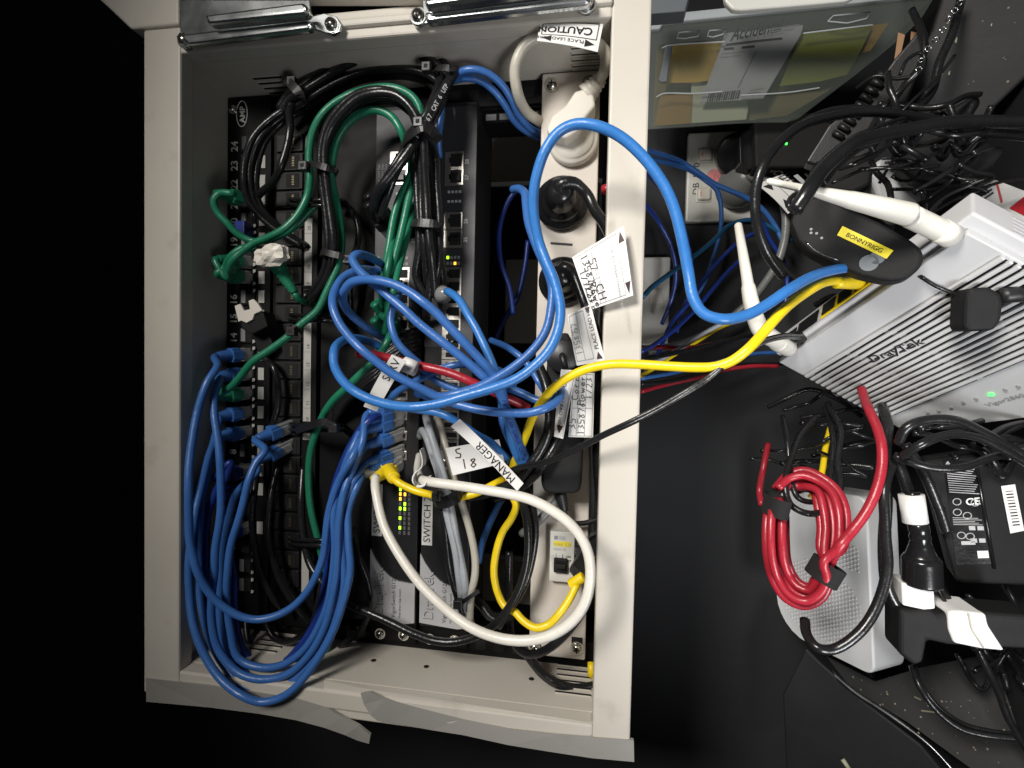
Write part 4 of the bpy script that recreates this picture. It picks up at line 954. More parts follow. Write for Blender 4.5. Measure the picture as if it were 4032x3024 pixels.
# name tag on the red lead, MANAGER tag, SW 18 tag
A = px([(861, 738, 82), (898, 782, 80), (880, 799, 78), (845, 760, 74)])
A = px([(790, 876, 60), (833, 768, 84), (862, 782, 84), (817, 886, 62)])
flat('name_tag', 'long white tag wrapped on the red lead, partly reading SERV', 'tag', px([(814, 889, 62), (877, 780, 86), (846, 766, 86), (785, 878, 60)]), curl=1.5,
     draw=lambda p: p.text('SERV', p.w - 22, p.h * .25, 9.5, 'print_black'))
b = MB(); P = smoothpath(px([(870, 770, 84), (884, 772, 92), (898, 778, 90), (899, 792, 84), (893, 803, 76)]))
b.tube(px([(872, 786, 72), (899, 797, 72)]), 5.6, 'paper', 18); tag(b.build('tag_wrap'), 'white paper band wrapped round the red lead at its name tag', 'tag')
flat('name_tag', 'diagonal white strip tag reading MANAGER hanging over the dark gap', 'tag', px([(1131, 1044, 78), (993, 905, 84), (974, 921, 84), (1117, 1061, 78)]), curl=-3.5,
     draw=lambda p: p.text('MANAGER', 6, p.h * .22, 7.6, 'print_black', sx=.98))
A = px([(978, 1027, 56), (1090, 1000, 46), (1078, 949, 44), (962, 968, 54)])


def draw_sw(p):
    W = p.w
    p.text('SW', W * .44, p.h * .88, 8.5, 'print_maroon', 180); p.text('18', W * .47, p.h * .40, 8.5, 'print_maroon', 180)


flat('name_tag', 'crooked white paper tag with SW 18 handwritten, fixed to the grey leads', 'tag', A, m='paper', curl=1.2, draw=lambda p: (scrawl(p, 'SW', p.w * .12, p.h * .56, 8, -4, 'print_maroon', .9), scrawl(p, '18', p.w * .20, p.h * .14, 7.5, -4, 'print_maroon', .9)))
b = MB(); P = smoothpath(px([(909, 971, 62), (914, 990, 66), (912, 1008), (898, 1020, 74), (893, 1036), (903, 1050, 80), (918, 1046, 84), (926, 1032, 80)]), 2)
vs = []; fs = []
for i, p_ in enumerate(P):
    for o_ in (-5, 5):
        vs.append(p_ + V(0, 0, o_) + V(1.5, 0, 0) * (o_ / 5)); vs.append(p_ + V(.6, .6, o_))
    if i:
        k = 4 * i
        fs += [(k - 4, k - 2, k + 2, k), (k - 3, k + 1, k + 3, k - 1), (k - 2, k - 1, k + 3, k + 2), (k - 4, k, k + 1, k - 3)]
b.add(vs, fs, 'paper', True); tag(b.build('loose_label'), 'curled white sticky label peeling off where the white lead is wrapped', 'label')
# crumpled white blob and the broken white clip
bm = bmesh.new(); bmesh.ops.create_icosphere(bm, subdivisions=3, radius=1); c = D(587, 553, 52)
for v in bm.verts:
    n_ = 1 + .16 * math.sin(v.co.x * 5 + 1) * math.cos(v.co.y * 6) + .12 * math.sin(v.co.z * 9 + v.co.x * 4) + random.uniform(-.035, .035)
    p = V(v.co.x * 13.5 * n_, v.co.y * 8 * n_, v.co.z * 7 * n_); a_ = .22
    v.co = (c[0] + p[0] * math.cos(a_) - p[1] * math.sin(a_), c[1] + p[0] * math.sin(a_) + p[1] * math.cos(a_), c[2] + p[2])
b = MB(); b.bm(bm, 'plug_white'); tag(b.build('putty_lump'), 'crumpled off-white lump stuck between the green leads', 'lump')
t = thing('plug_clip', 'black coupler with a notched white face beside the 15', 'coupler', D(545, 680, 20))
b = MB(); b.prism([D(x, y, 26) for x, y in [(507, 661), (519, 656), (527, 671), (540, 668), (537, 650), (547, 646), (556, 655), (566, 670), (549, 678), (545, 690), (532, 697), (521, 692), (515, 695)]], (0, 0, -2), 'plug_white'); b.build('notched_face', t)
b = MB(); b.prism([D(x, y, 24) for x, y in [(517, 693), (532, 698), (546, 690), (550, 679), (567, 671), (578, 705), (545, 722), (524, 712)]], (0, 0, -16), 'matte_black', 1); b.build('body', t)
b = MB(); b.prism([D(x, y, 12) for x, y in [(545, 722), (575, 708), (590, 745), (575, 765), (556, 760)]], (0, 0, -12), 'matte_black', 1); b.build('stem', t)

# ================================================================ BESIDE THE CABINET
def PL(o, n):
    o = np.array(o, float); n = unit(n)

    def f(x, y, h=0):
        r = ray(x, y); t = ((o + n * h - CAM) @ n) / (r @ n); return CAM + t * r
    return f


# ---- wall sockets
def plate(t, x0, y0, x1, y1, z=-236, th=9, m='wall_plate'):
    a, c = D(x0, y0, z + th), D(x1, y1, z + th); b = MB(); b.box(a[0], c[0], c[1], a[1], z, z + th, m, 2.2); b.build('plate', t); return a, c


t = thing('wall_socket', 'cream double wall socket with a pink round sticker and two rocker switches', 'wall socket', D(1560, 380, -236))
a, c = plate(t, 1487, 287, 1640, 476)
for x, y in ((1523, 336), (1520, 421)):
    q = D(x, y, -227); b = MB(); b.box(q[0] - 9, q[0] + 9, q[1] - 9.2, q[1] + 9.2, -227.5, -225.6, 'wall_plate', .8)
    b.box(q[0] - 7.6, q[0] + 7.6, q[1] - 7.2, q[1] + 7.2, -226, -222.5, 'plug_white', 2.2); b.box(q[0] - 4.6, q[0] - 3.6, q[1] - 2.6, q[1] + 2.6, -222.6, -222.2, 'orange_line'); b.build('rocker_switch', t)
b = MB(); q = D(1542, 380, -226.7); b.disc(q, OUT, 8.2, 'pink', 26)
b.text('PASS', q + V(2.4, -5, .2), (0, 1, 0), (-1, 0, 0), 3.6, 'print_red'); b.text('TEST', q + V(5.8, -4.4, .2), (0, 1, 0), (-1, 0, 0), 2.8, 'print_red')
b.build('sticker', t)
b = MB(); q = D(1509, 421, -226.7); b.text('DB  B10', q, (0, 1, 0), (-1, 0, 0), 10.4, 'print_black', sx=1.1); b.build('marking', t)
t = thing('wall_plate', 'plain cream wall plate partly hidden behind the cabinet edge', 'wall plate', D(1300, 650, -236))
plate(t, 1092, 560, 1165, 742); plate(t, 1300, 556, 1443, 746)
b = MB(); q = D(1418, 640, -226); b.box(q[0] - 8, q[0] + 8, q[1] - 9, q[1] + 9, -227, -225, 'plug_white', .8); b.build('insert', t)
# black adapter in the wall socket
t = thing('power_adapter', 'big black block adapter with a tiny green lamp in the wall socket', 'power adapter', D(1680, 315, -225))
b = MB(); o = D(1690, 310, -150); f = PL(o, (-.15, 0, 1))
b.prism([f(*p) for p in [(1627, 256), (1760, 240), (1815, 275), (1800, 352), (1758, 362), (1630, 361)]], (8, 0, -60), 'matte_black', 3); b.build('body', t)
b = MB(); b.cyl(D(1588, 333, -226), D(1596, 333, -196), 24, 'gloss_black', 30, 2); b.prism([D(x, y, -172) for x, y in [(1596, 296), (1629, 262), (1629, 362), (1618, 368), (1598, 352)]], (0, 0, -20), 'gloss_black', 1.5); b.build('plug_base', t)
b = MB(); q = f(1698, 311, .6); b.cyl(q, q + V(0, 0, 1), 1.1, 'led_bright', 12); b.build('lamp', t)
# grey plug
t = thing('power_plug', 'grey round mains plug in the lower half of the wall socket', 'power plug', D(1595, 405, -226))
b = MB(); c = D(1594, 405, -218); prof = [(-227, 24), (-214, 25), (-210, 22), (-206, 20), (-196, 14), (-190, 11), (-188, .1)]
b.tube([V(c[0] + max(0, z + 214) * .25, c[1] + max(0, z + 214) * .3, z) for z, _ in prof], [r for _, r in prof], 'pvc_dullgrey', 30)
b.tube([D(1618, 385, -196), D(1626, 375, -188), D(1640, 378, -182), D(1646, 384, -180)], [8, 9.5, 9, 6], 'pvc_dullgrey', 20); b.build('body', t)
b = MB(); b.tube(smoothpath(px([(1630, 376, -184), (1650, 386, -178), (1668, 398), (1682, 412, -170), (1693, 440), (1698, 480, -170), (1692, 530), (1676, 575, -176), (1650, 615), (1622, 650, -190), (1560, 700), (1490, 735, -200), (1400, 760)])), 4.4, 'pvc_dullgrey', 14); b.build('cord', t)
A = px([(1746, 428, -150), (1690, 376, -155), (1634, 398, -155), (1702, 462, -150)])


def draw_f(p):
    w, h = p.w, p.h
    p.poly([(5, h - 2), (13, h - 6), (5, h - 10)]); p.poly([(w - 13, h - 6), (w - 5, h - 2), (w - 5, h - 10)]); p.rect(4, 3, w - 4, h - 12, .7, 'print_grey')
    p.text('CAUTION', 9, h - 27, 11, 'print_black', 0, True, .85); p.poly([(8, h - 34), (w - 8, h - 34), (w - 8, h - 30), (8, h - 30)], 'print_light')
    for k in range(6): p.poly([(8, h - 40 - k * 5), (w - 12 - (k * 7) % 11, h - 40 - k * 5), (w - 12 - (k * 7) % 11, h - 38 - k * 5), (8, h - 38 - k * 5)], 'print_grey' if k % 2 else 'print_black')


flat('test_tag', 'CAUTION tag on the grey cord of the wall socket plug', 'tag', A, curl=3, draw=draw_f)

# ---- leads against the wall
for d_, m, pts, lab in [(5.4, 'blue', [(1385, 315, -60), (1405, 327, -90), (1440, 337), (1475, 352, -140), (1510, 374), (1545, 398, -160), (1585, 415), (1620, 432, -170), (1650, 455), (1672, 485, -180), (1690, 520)], 'blue lead crossing the wall socket between its two switches'),
                        (5, 'blue', [(1385, 340, -80), (1410, 345, -100), (1450, 355), (1490, 368, -150), (1525, 390), (1548, 410, -165), (1557, 440), (1559, 480, -180), (1552, 520), (1540, 560, -190), (1520, 610), (1490, 660, -200)], 'blue lead turning down beside the rocker switches of the wall socket'),
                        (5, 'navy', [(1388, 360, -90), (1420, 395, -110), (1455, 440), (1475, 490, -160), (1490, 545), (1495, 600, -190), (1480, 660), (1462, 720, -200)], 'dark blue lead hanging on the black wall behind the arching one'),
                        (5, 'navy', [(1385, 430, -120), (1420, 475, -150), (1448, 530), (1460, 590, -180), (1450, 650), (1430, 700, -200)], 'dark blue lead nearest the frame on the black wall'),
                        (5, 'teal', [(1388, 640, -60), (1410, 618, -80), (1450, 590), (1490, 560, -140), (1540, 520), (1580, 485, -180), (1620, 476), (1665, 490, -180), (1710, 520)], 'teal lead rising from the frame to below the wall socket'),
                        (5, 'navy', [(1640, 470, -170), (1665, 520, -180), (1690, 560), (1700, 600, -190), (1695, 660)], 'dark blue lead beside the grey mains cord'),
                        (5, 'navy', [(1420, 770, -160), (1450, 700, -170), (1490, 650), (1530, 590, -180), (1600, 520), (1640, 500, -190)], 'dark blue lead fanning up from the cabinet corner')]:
    lead('network_cable', lab, m, d_, pts)
hz = [('yellow', [(1385, 812, -90), (1420, 790, -110), (1460, 764), (1510, 735, -150), (1560, 705), (1610, 690, -180)], 'yellow lead behind the frame under the cream plate'),
      ('grey', [(1388, 790, -60), (1430, 775, -100), (1480, 745), (1530, 715, -150), (1580, 690)], 'faded grey lead behind the frame under the cream plate'),
      ('red', [(1385, 845, -100), (1430, 833, -120), (1500, 818), (1560, 800, -140), (1620, 791), (1680, 791, -150)], 'dark red lead running level behind the router corner'),
      ('blue', [(1385, 818, -100), (1440, 808, -130), (1500, 795), (1560, 780, -160), (1630, 765), (1690, 760, -190)], 'blue lead running level behind the router corner'),
      ('navy', [(1385, 760, -60), (1420, 740, -100), (1470, 700), (1510, 660, -150), (1560, 600), (1600, 560, -180)], 'dark blue lead climbing from the frame towards the antenna'),
      ('black', [(1385, 775, -60), (1450, 765, -100), (1520, 748), (1600, 728, -150), (1680, 722, -190)], 'black lead running level above the dark red one'),
      ('black', [(1385, 830, -70), (1450, 822, -100), (1520, 805), (1600, 790, -150), (1690, 785, -190)], 'black lead running level below the dark red one'),
      ('red', [(1385, 752, -80), (1420, 750, -110), (1480, 752), (1540, 742, -160)], 'thin red lead near the lower corner of the cream plate')]
for m, pts, lab in hz: lead('network_cable', lab, m, 4.6, pts)

# ---- router
RA, RB, RC = V(228.2, 23.5, -49.7), V(280.6, 98., 81.9), V(338.1, -35.1, -60.2)
ru = unit(RB - RA); rv = unit(RC - RA); rv = unit(rv - ru * (rv @ ru)); rn = np.cross(ru, rv); rn = rn if rn @ (CAM - RA) > 0 else -rn
rt = thing('router', 'silver ribbed router with two white antennas, propped beside the cabinet', 'router', RA + ru * 80 + rv * 60)
RT = lambda v: RA + ru * v[0] + rv * v[1] + rn * v[2]
LU, LV, TH = 160, 125, 27
b = MB(); b.T = RT
b.prism([(0, 0, 0), (LU, 0, 0), (LU, 176, 0), (70, 152, 0), (14, 131, 0), (3, 124, 0), (0, 116, 0)], (0, 0, -5), 'router_silver', 1.2)
b.prism([(2, -6, -5.2), (LU + 8, -6, -5.2), (LU + 8, 172, -5.2), (70, 148, -5.2), (8, 124, -5.2), (2, 114, -5.2)], (0, 0, -TH + 5), 'router_white', 1.5)
for i in range(15):
    v = 24 + i * 5.2
    b.box(2, LU - 2, v, v + 2.7, -.2, 2.4, 'router_silver', .6)
    for a, c in ((8, 42), (45, 76), (79, 118), (121, 157)): b.box(a + (i * 7) % 5, c + (i * 5) % 4, v + 2.8, v + 5.1, -.1, .14, 'hole')
for i in range(5): b.box(LU + 2.2, LU + 8.4, 20, 100, -8 - i * 3.6, -7 - i * 3.6, 'print_light')
b.build('housing', rt)
f = PL(RA, rn)
a = f(1884, 782); c = f(1996, 737); uv = lambda p: ((p - RA) @ ru, (p - RA) @ rv)
b = MB(); b.T = RT; u0, v0 = uv(f(1884, 779))
b.T = None; o = f(1885, 783, 2.7); dr = unit(f(1996, 742, 2.7) - o); upv = unit(np.cross(rn, dr)); upv = upv if upv @ (f(1885, 700) - f(1885, 783)) > 0 else -upv
k = np.linalg.norm(f(1996, 742, 2.7) - o) / 3.55
b.text('DrayTek', o, dr, upv, k, 'print_black', True); b.text('DrayTek', o + dr * .5 - upv * .5 - rn * .25, dr, upv, k, 'router_white', True); b.build('lettering', rt)
for i, (x, y) in enumerate([(2004, 891), (2028, 887), (2055, 880), (2081, 869), (2109, 862), (2141, 852), (2172, 842), (2200, 835)]):
    b = MB(); q = f(x, y, .2); b.cyl(q, q + rn * .8, 1.5 if i == 5 else 1.1, 'led_bright' if i == 5 else 'print_grey', 14); b.build('lamp', rt)
b = MB(); o = f(2134, 879, .3); dr = unit(f(2210, 858, .3) - o); b.text('Vigor2860', o, dr, unit(np.cross(rn, dr)) * (1 if np.cross(rn, dr) @ upv > 0 else -1), 5.5, 'print_grey', True); b.build('model_text', rt)
# ports on the back
b = MB(); b.T = RT
b.box(14, 26, -7, -6.2, -20, -8, 'switch_black', .3); b.box(28, 50, -7, -6.2, -22, -8, 'switch_black', .3); b.box(54, 118, -7.2, -6.2, -23, -7, 'pvc_yellow', .4)
for i in range(4): b.box(56 + i * 15.5, 68 + i * 15.5, -8, -7, -21, -9, 'hole')
b.build('port_row', rt)


def antenna(pts, rad, parent):
    P = px(pts); b = MB(); path = smoothpath(P, 1.6); L = len(path)
    fr = [i / (L - 1) for i in range(L)]; b.tube(path, [float(np.interp(q, *zip(*rad))) for q in fr], 'antenna_white', 26); return b.build('antenna', parent)


an = antenna([(1656, 390, 112), (1700, 400), (1738, 408), (1770, 416, 108), (1829, 430), (1900, 447, 98), (1967, 464, 90)], [(0, .8), (.01, 1.7), (.26, 2.2), (.30, 2.6), (.36, 3.2), (.52, 4.4), (.54, 4.7), (.78, 5.8), (.99, 6.5), (1, 5)], rt)
b = MB(); P = smoothpath(px([(1966, 467, 88), (1985, 476), (2010, 488, 82), (2035, 500), (2056, 511, 76)]), 1.2); b.tube(P, [4.8] + [6.3] * (len(P) - 2) + [5], 'antenna_white', 26)
b.tube([P[-9], P[-1]], 6.7, 'antenna_white', 26); b.build('knuckle', an)
an = antenna([(1594, 483, -20), (1602, 530, -10), (1612, 590, 0), (1622, 650, 4), (1633, 690, 2), (1645, 714, 0), (1670, 732, -10), (1693, 745, -24), (1710, 752, -40)], [(0, 1.6), (.01, 3.0), (.38, 4.2), (.40, 5.2), (.62, 6.6), (.70, 7), (.74, 6.8), (.9, 6.4), (1, 5)], rt)
b = MB(); b.cyl(D(1680, 740, -16), D(1703, 752, -34), 7.0, 'antenna_white', 22, 1); b.build('knuckle', an)
# yellow and blue modular ends at the router
t = thing('network_plug', 'yellow ribbed boot and clear plug at the router end of the yellow lead', 'plug', D(1850, 612, 20))
e0 = D(1808, 612, 48); e1 = D(1850, 607, 22); k = 11
b = MB(); b.tube([e0 + (e1 - e0) * i / (k - 1) for i in range(k)], [3.6 + 2.6 * i / (k - 1) - (.7 if i % 2 else 0) for i in range(k)], 'pvc_yellow', 14)
g = PL(D(1870, 618, 18), (-.3, .1, 1)); b.prism([g(*p) for p in [(1842, 596), (1868, 598), (1893, 612), (1906, 632), (1888, 640), (1862, 632), (1838, 616)]], (2, 0, -10), 'pvc_yellow', 1.4); b.build('boot', t)
b = MB(); b.prism([g(*p) for p in [(1893, 610), (1916, 622), (1905, 642), (1888, 640)]], (2, 0, -8), 'clear_plug', .8); b.build('plug', t)
# black dongle with a yellow name strip
g = PL(D(1850, 520, 60), (-.35, .05, 1))
t = thing('mobile_modem', 'rounded black modem stuck behind the router, yellow strip reading BONNYRIGG', 'modem', g(1850, 510))
b = MB(); b.prism([g(*p) for p in [(1706, 480), (1712, 462), (1733, 440), (1752, 424), (1772, 422), (1790, 426), (1830, 446), (1900, 478), (1970, 518), (1990, 534), (1998, 550), (1994, 572), (1975, 592), (1950, 604), (1920, 606), (1895, 602), (1860, 594), (1800, 572), (1750, 545), (1724, 520)]], (5, -1, -15), 'matte_black', 2.6); b.build('body', t)
c4 = [g(1808, 508, .7), g(1915, 559, .7), g(1930, 541, .7), g(1820, 488, .7)]
flat_ = MB(); a, b_, c_, d_ = c4; flat_.quad([a, b_, c_, d_], 'yellow_tape'); dr = unit(b_ - a); up_ = unit(d_ - a)
NN = unit(np.cross(dr, up_)); NN = NN if NN @ (CAM - a) > 0 else -NN; UP = unit(np.cross(NN, dr)); vs_ = text_geo('BONNYRIGG')[0]; tw = max(v_[0] for v_ in vs_); k = np.linalg.norm(b_ - a) * .72 / tw; flat_.text('BONNYRIGG', a + dr * np.linalg.norm(b_ - a) * .14 + up_ * np.linalg.norm(d_ - a) * .24 + NN * .25, dr, UP, k, 'print_black'); flat_.build('name_strip', t)
b = MB()
for x, y, r_ in ((1877, 568, 5.2), (1895, 556, 4.2)): b.disc(g(x, y, .5), unit((-.35, .05, 1)), r_, 'grip_grey', 24)
b.stroke([g(1870, 572, .62), g(1888, 556, .62)], 3.5, 'grip_grey', unit((-.35, .05, 1))); b.build('emblem', t)
b = MB(); b.tube(smoothpath([g(*p) for p in [(1740, 522, .6), (1760, 540, .6), (1785, 553, .6), (1811, 562, .6)]]), .5, 'steel_rod', 8)
for x, y in ((1752, 495), (1764, 504), (1775, 514), (1752, 503)): b.disc(g(x, y, .4), unit((-.35, .05, 1)), .9, 'print_grey', 8)
b.build('edge_line', t)
# black cable head lying on the router ribs
g = PL(f(2120, 665) + rn * 26, (-.25, -.25, 1))
t = thing('connector_block', 'square black connector block lying over the router ribs', 'connector', g(2125, 665))
b = MB(); b.prism([g(*p) for p in [(2086, 640), (2094, 622), (2138, 619), (2164, 633), (2170, 650), (2166, 690), (2150, 714), (2090, 716), (2083, 705)]], (2, 1, -17), 'matte_black', 2.5)
b.tube(smoothpath([g(2160, 640, -6), g(2190, 636, -6), g(2235, 634, -10)]), 5, 'rubber', 14); b.build('body', t)
b = MB(); b.tube(smoothpath([f(1990, 598, 1), f(2020, 617, 3), f(2060, 634, 4), f(2095, 654, 8)]), 1.3, 'pvc_black', 8)
tag(b.build('thin_wire'), 'thin black wire over the silver router between modem and connector', 'wire')

# ---- clear storage box with cards
bn = unit((-.10, -.12, 1)); g = PL(D(1650, 150, -130), bn)
sb = thing('storage_box', 'translucent plastic storage box with coloured cards inside, above the wall socket', 'storage box', g(1650, 200))
body = [(1400, 50), (2022, -12), (1990, 40), (1958, 72), (1895, 124), (1850, 160), (1800, 198), (1755, 232), (1725, 255), (1700, 264), (1640, 262), (1560, 268), (1480, 274), (1400, 279)]
b = MB(); b.prism([g(*p) for p in body], -bn * 2.4, 'box_plastic'); b.prism([g(p[0], p[1], -60) for p in body], -bn * 2, 'box_plastic')
for p, q in (((1400, 279), (1560, 268)), ((1560, 268), (1700, 264)), ((1700, 264), (1850, 160)), ((1850, 160), (2022, -12))):
    b.prism([g(*p), g(*q), g(*q, -60), g(*p, -60)], (1.5, 1.5, 0), 'box_plastic')
b.build('shell', sb)
b = MB(); b.prism([g(*p, 4) for p in [(1404, 38), (1425, 36), (1432, 30), (2050, -34), (2040, -14), (1700, 22), (1432, 50), (1425, 62), (1404, 64)]], -bn * 6, 'box_rim', 1.2)
for P in ([(1462, 82), (1466, 70), (1512, 66), (1508, 78), (1480, 83)], [(1528, 78), (1532, 66), (1568, 64), (1562, 74), (1540, 80)], [(1788, 46), (1800, 34), (1880, 26), (1872, 40), (1830, 50)]):
    b.tube([g(*q, .6) for q in P + P[:1]], .7, 'box_rim', 6, False)
for P in ([(1430, 104), (1440, 99), (1565, 90)], [(1735, 72), (1800, 64), (1885, 54)], [(1418, 210), (1430, 203), (1500, 202), (1560, 198)], [(1770, 190), (1700, 200), (1600, 206)]): b.tube(smoothpath([g(*q, .5) for q in P]), .8, 'box_rim', 6, False)
b.build('rim', sb)
b = MB(); b.prism([g(*p, .5) for p in [(1436, 101), (1454, 99), (1444, 150), (1441, 176), (1430, 178), (1422, 173), (1430, 140)]], -bn * 2.6, 'grip_grey', .8); b.build('handle_slot', sb)
for nme, lab, m, h, P in (('file_card', 'yellow card in the storage box beside the handle slot', 'card_yellow', -12, [(1447, 98), (1566, 90), (1562, 170), (1500, 178), (1428, 179)]),
                          ('file_card', 'olive green card in the storage box right of the printed sheet', 'card_green', -14, [(1731, 72), (1885, 55), (1862, 104), (1830, 161), (1770, 176), (1684, 186)]),
                          ('file_card', 'orange brown card at the bottom left of the storage box', 'card_orange', -16, [(1426, 206), (1496, 202), (1492, 266), (1414, 272)]),
                          ('file_card', 'dark orange card peeping out at the right of the storage box', 'card_orange', -20, [(1800, 62), (1920, 50), (1880, 110), (1790, 130)]),
                          ('file_card', 'wide dim brown folder behind the other cards in the storage box', 'card_brown', -28, [(1418, 98), (1895, 50), (1850, 140), (1790, 196), (1690, 256), (1410, 272)]),
                          ('file_card', 'cream card along the bottom of the storage box', 'card_cream', -18, [(1494, 176), (1552, 180), (1612, 212), (1616, 232), (1612, 258), (1490, 266)])):
    b = MB(); b.prism([g(*p, h) for p in P], -bn * 1.2, m); tag(b.build(nme), lab, 'card')
b = MB(); b.prism([g(*p, -6) for p in [(1565, 72), (1735, 54), (1731, 72), (1648, 214), (1512, 221), (1556, 107)]], -bn * .8, 'sheet_grey')
dr = unit(g(1655, 70) - g(1578, 85)); upv = unit(np.cross(bn, dr)); k = 14.5
skew = lambda P: P
o = g(1578, 88, -5.5); vs, fs = text_geo('Accidental', True)
b.add([o + dr * (x * .80 + y * .38) * k * .96 + upv * y * k * 1.15 for x, y, z in vs], fs, 'print_black')
b.text('Health & Safety', g(1600, 90, -5.5), dr, upv, 5, 'print_grey', True)
for i, (x0, y0, x1, y1) in enumerate([(1568, 97, 1640, 88), (1640, 88, 1690, 83), (1564, 106, 1585, 104), (1602, 103, 1630, 100), (1560, 116, 1610, 111), (1660, 64, 1727, 53), (1662, 69, 1715, 62), (1556, 124, 1600, 119), (1662, 76, 1695, 71), (1620, 195, 1650, 190), (1615, 201, 1640, 198)]):
    b.stroke([g(x0, y0, -5.4), g(x1, y1, -5.4)], 2.2 if i < 4 else 1.0, 'print_black' if i < 4 else 'print_grey', bn)
b.stroke([g(1634, 110, -5.4), g(1594, 190, -5.4)], .5, 'print_black', bn)
for i in range(14):
    x = 1528 + i * 5; b.stroke([g(x + 5, 201 - i * .5, -5.4), g(x, 220 - i * .5, -5.4)], 1.6 if i % 3 else .9, 'print_black', bn)
tag(b.build('printed_sheet'), 'printed sheet headed Accidental with a barcode, inside the storage box', 'sheet')
b = MB(); gg = PL(D(1700, 0, -60), bn); b.prism([gg(*p) for p in [(1560, -40), (1566, 4), (1582, 20), (1600, 22), (1700, 14), (1830, 2), (1900, -40)]], -bn * 8, 'wall_plate', 2)
b.prism([gg(*p) for p in [(1405, -50), (1405, 30), (1480, 24), (1500, -50)]], -bn * 20, 'grip_grey', 1); tag(b.build('box_lid'), 'white lid edge resting above the storage box at the picture top', 'lid')

# ---- white cable box modem with a dotted face
P0, Q0, R0 = V(325.4, -257.3, -67.7), V(318.7, -97.9, -79.2), V(369.4, -257.2, -91.5)
mu = unit(Q0 - P0); mt = unit(R0 - P0); mt = unit(mt - mu * (mt @ mu)); md = np.cross(mu, mt); md = md if md[2] < 0 else -md
t = thing('modem', 'white modem with a dotted pattern standing on its edge under the red coil', 'modem', P0 + md * 60)
MT = lambda v: P0 + md * v[0] + mu * v[1] + mt * v[2]
def rrect(w_, h_, r_, n_=6):
    out = []
    q_ = 9
    for cx, cy, a0, rr_ in ((w_ - r_, r_, -90, r_), (w_ - r_, h_ - r_, 0, r_), (q_, h_ - q_, 90, q_), (q_, q_, 180, q_)):
        for i in range(n_ + 1): a_ = math.radians(a0 + 90 * i / n_); out.append((cx + rr_ * math.cos(a_), cy + rr_ * math.sin(a_)))
    return out
W_, H_ = 102, 160
b = MB(); b.T = MT; bmh = [(x, y, 0) for x, y in rrect(W_, H_, 36)]
b.T = None; b.prism([MT(p) for p in bmh], mt * 42, 'modem_white', 2.2); b.build('housing', t)
b = MB(); b.prism([MT((x + 1.0 * (1 if x < 60 else -1), y + 1.0 * (1 if y < 80 else -1), -.4)) for x, y in rrect(W_, H_, 36)], mt * .8, 'modem_white', .3)
for i in range(30):
    for j in range(26):
        x, y = 10 + i * 3.3, 12 + j * 3.9 + (i % 2) * 1.9
        if (x - 52) ** 2 / 44 ** 2 + (y - 48) ** 2 / 40 ** 2 < 1 or (y > 88 and x < 38 and y < 120): b.tube([MT((x, y, -.4)), MT((x, y, -.9)), MT((x, y, -1.1))], [.95, .7, .1], 'paper', 7)
b.build('dotted_face', t)
b = MB(); b.T = MT; b.tube([(1.2, 20 + i * 10, 5) for i in range(13)], .7, 'print_grey', 6); b.build('seam', t)

# ---- red coil
def coil(cx, cy, rx, ry, z0, turns, rot, jit, zs=3):
    pts = []
    for i in range(turns * 14):
        a_ = 2 * math.pi * i / 14 + 2.6; k = i / 14
        x = rx * math.cos(a_) * (1 + jit * math.sin(k * 2.4)); y = ry * math.sin(a_) * (1 + jit * math.cos(k * 1.7))
        c_, s_ = math.cos(rot), math.sin(rot)
        pts.append((cx + x * c_ - y * s_ + 9 * math.sin(k * 1.9), cy + x * s_ + y * c_ + 7 * math.cos(k * 2.3), z0 + zs * k + 5 * math.sin(k * 3 + a_)))
    return pts


t = thing('network_cable', 'coiled red lead bound by velcro straps, hanging over the white modem', 'cable', D(1742, 1178, 0), None)
def redp(pts, d=5.8, wob=.3):
    b = MB(); b.tube([p + wob * V(math.sin(i * .2), math.sin(i * .17 + 1), math.sin(i * .13)) for i, p in enumerate(smoothpath(px(pts)))], d / 2, 'pvc_red', 14); b.build('jacket', t)
for k, (o, z) in enumerate([(-2, 4), (9, 16), (20, 2), (33, 10), (41, -4)]):
    redp([(1668 + o * .5, 1080, z - 10), (1658 + o * .9, 1110, z), (1655 + o, 1160, z + 6), (1660 + o, 1210, z + 8), (1674 + o, 1255 - o * .3, z + 8), (1700 + o * .7, 1292 - o * .8, z + 12), (1738 + o * .3, 1308 - o, z + 16), (1775 - o * .3, 1290 - o * 1.0, z + 20), (1790 - o * .5, 1250, z + 22), (1778 + o * .1, 1215, z + 24), (1818 - o * 1.15, 1185, z + 20), (1826 - o * 1.3, 1140, z + 14), (1822 - o * 1.35, 1095, z + 8), (1806 - o * 1.2, 1060, z), (1776 - o, 1034 + o * .5, z - 8), (1735 - o * .2, 1018 + o, z - 14), (1700 + o * .3, 1030 + o * .5, z - 16), (1676 + o * .4, 1056, z - 12)])
redp([(1772, 1262, 22), (1786, 1232, 27), (1800, 1200, 34), (1815, 1176, 38), (1842, 1145, 36), (1872, 1105), (1893, 1060, 34), (1904, 1010), (1904, 965, 24), (1895, 925), (1880, 890, 6), (1868, 862, -16), (1860, 840, -30)], 6.6)
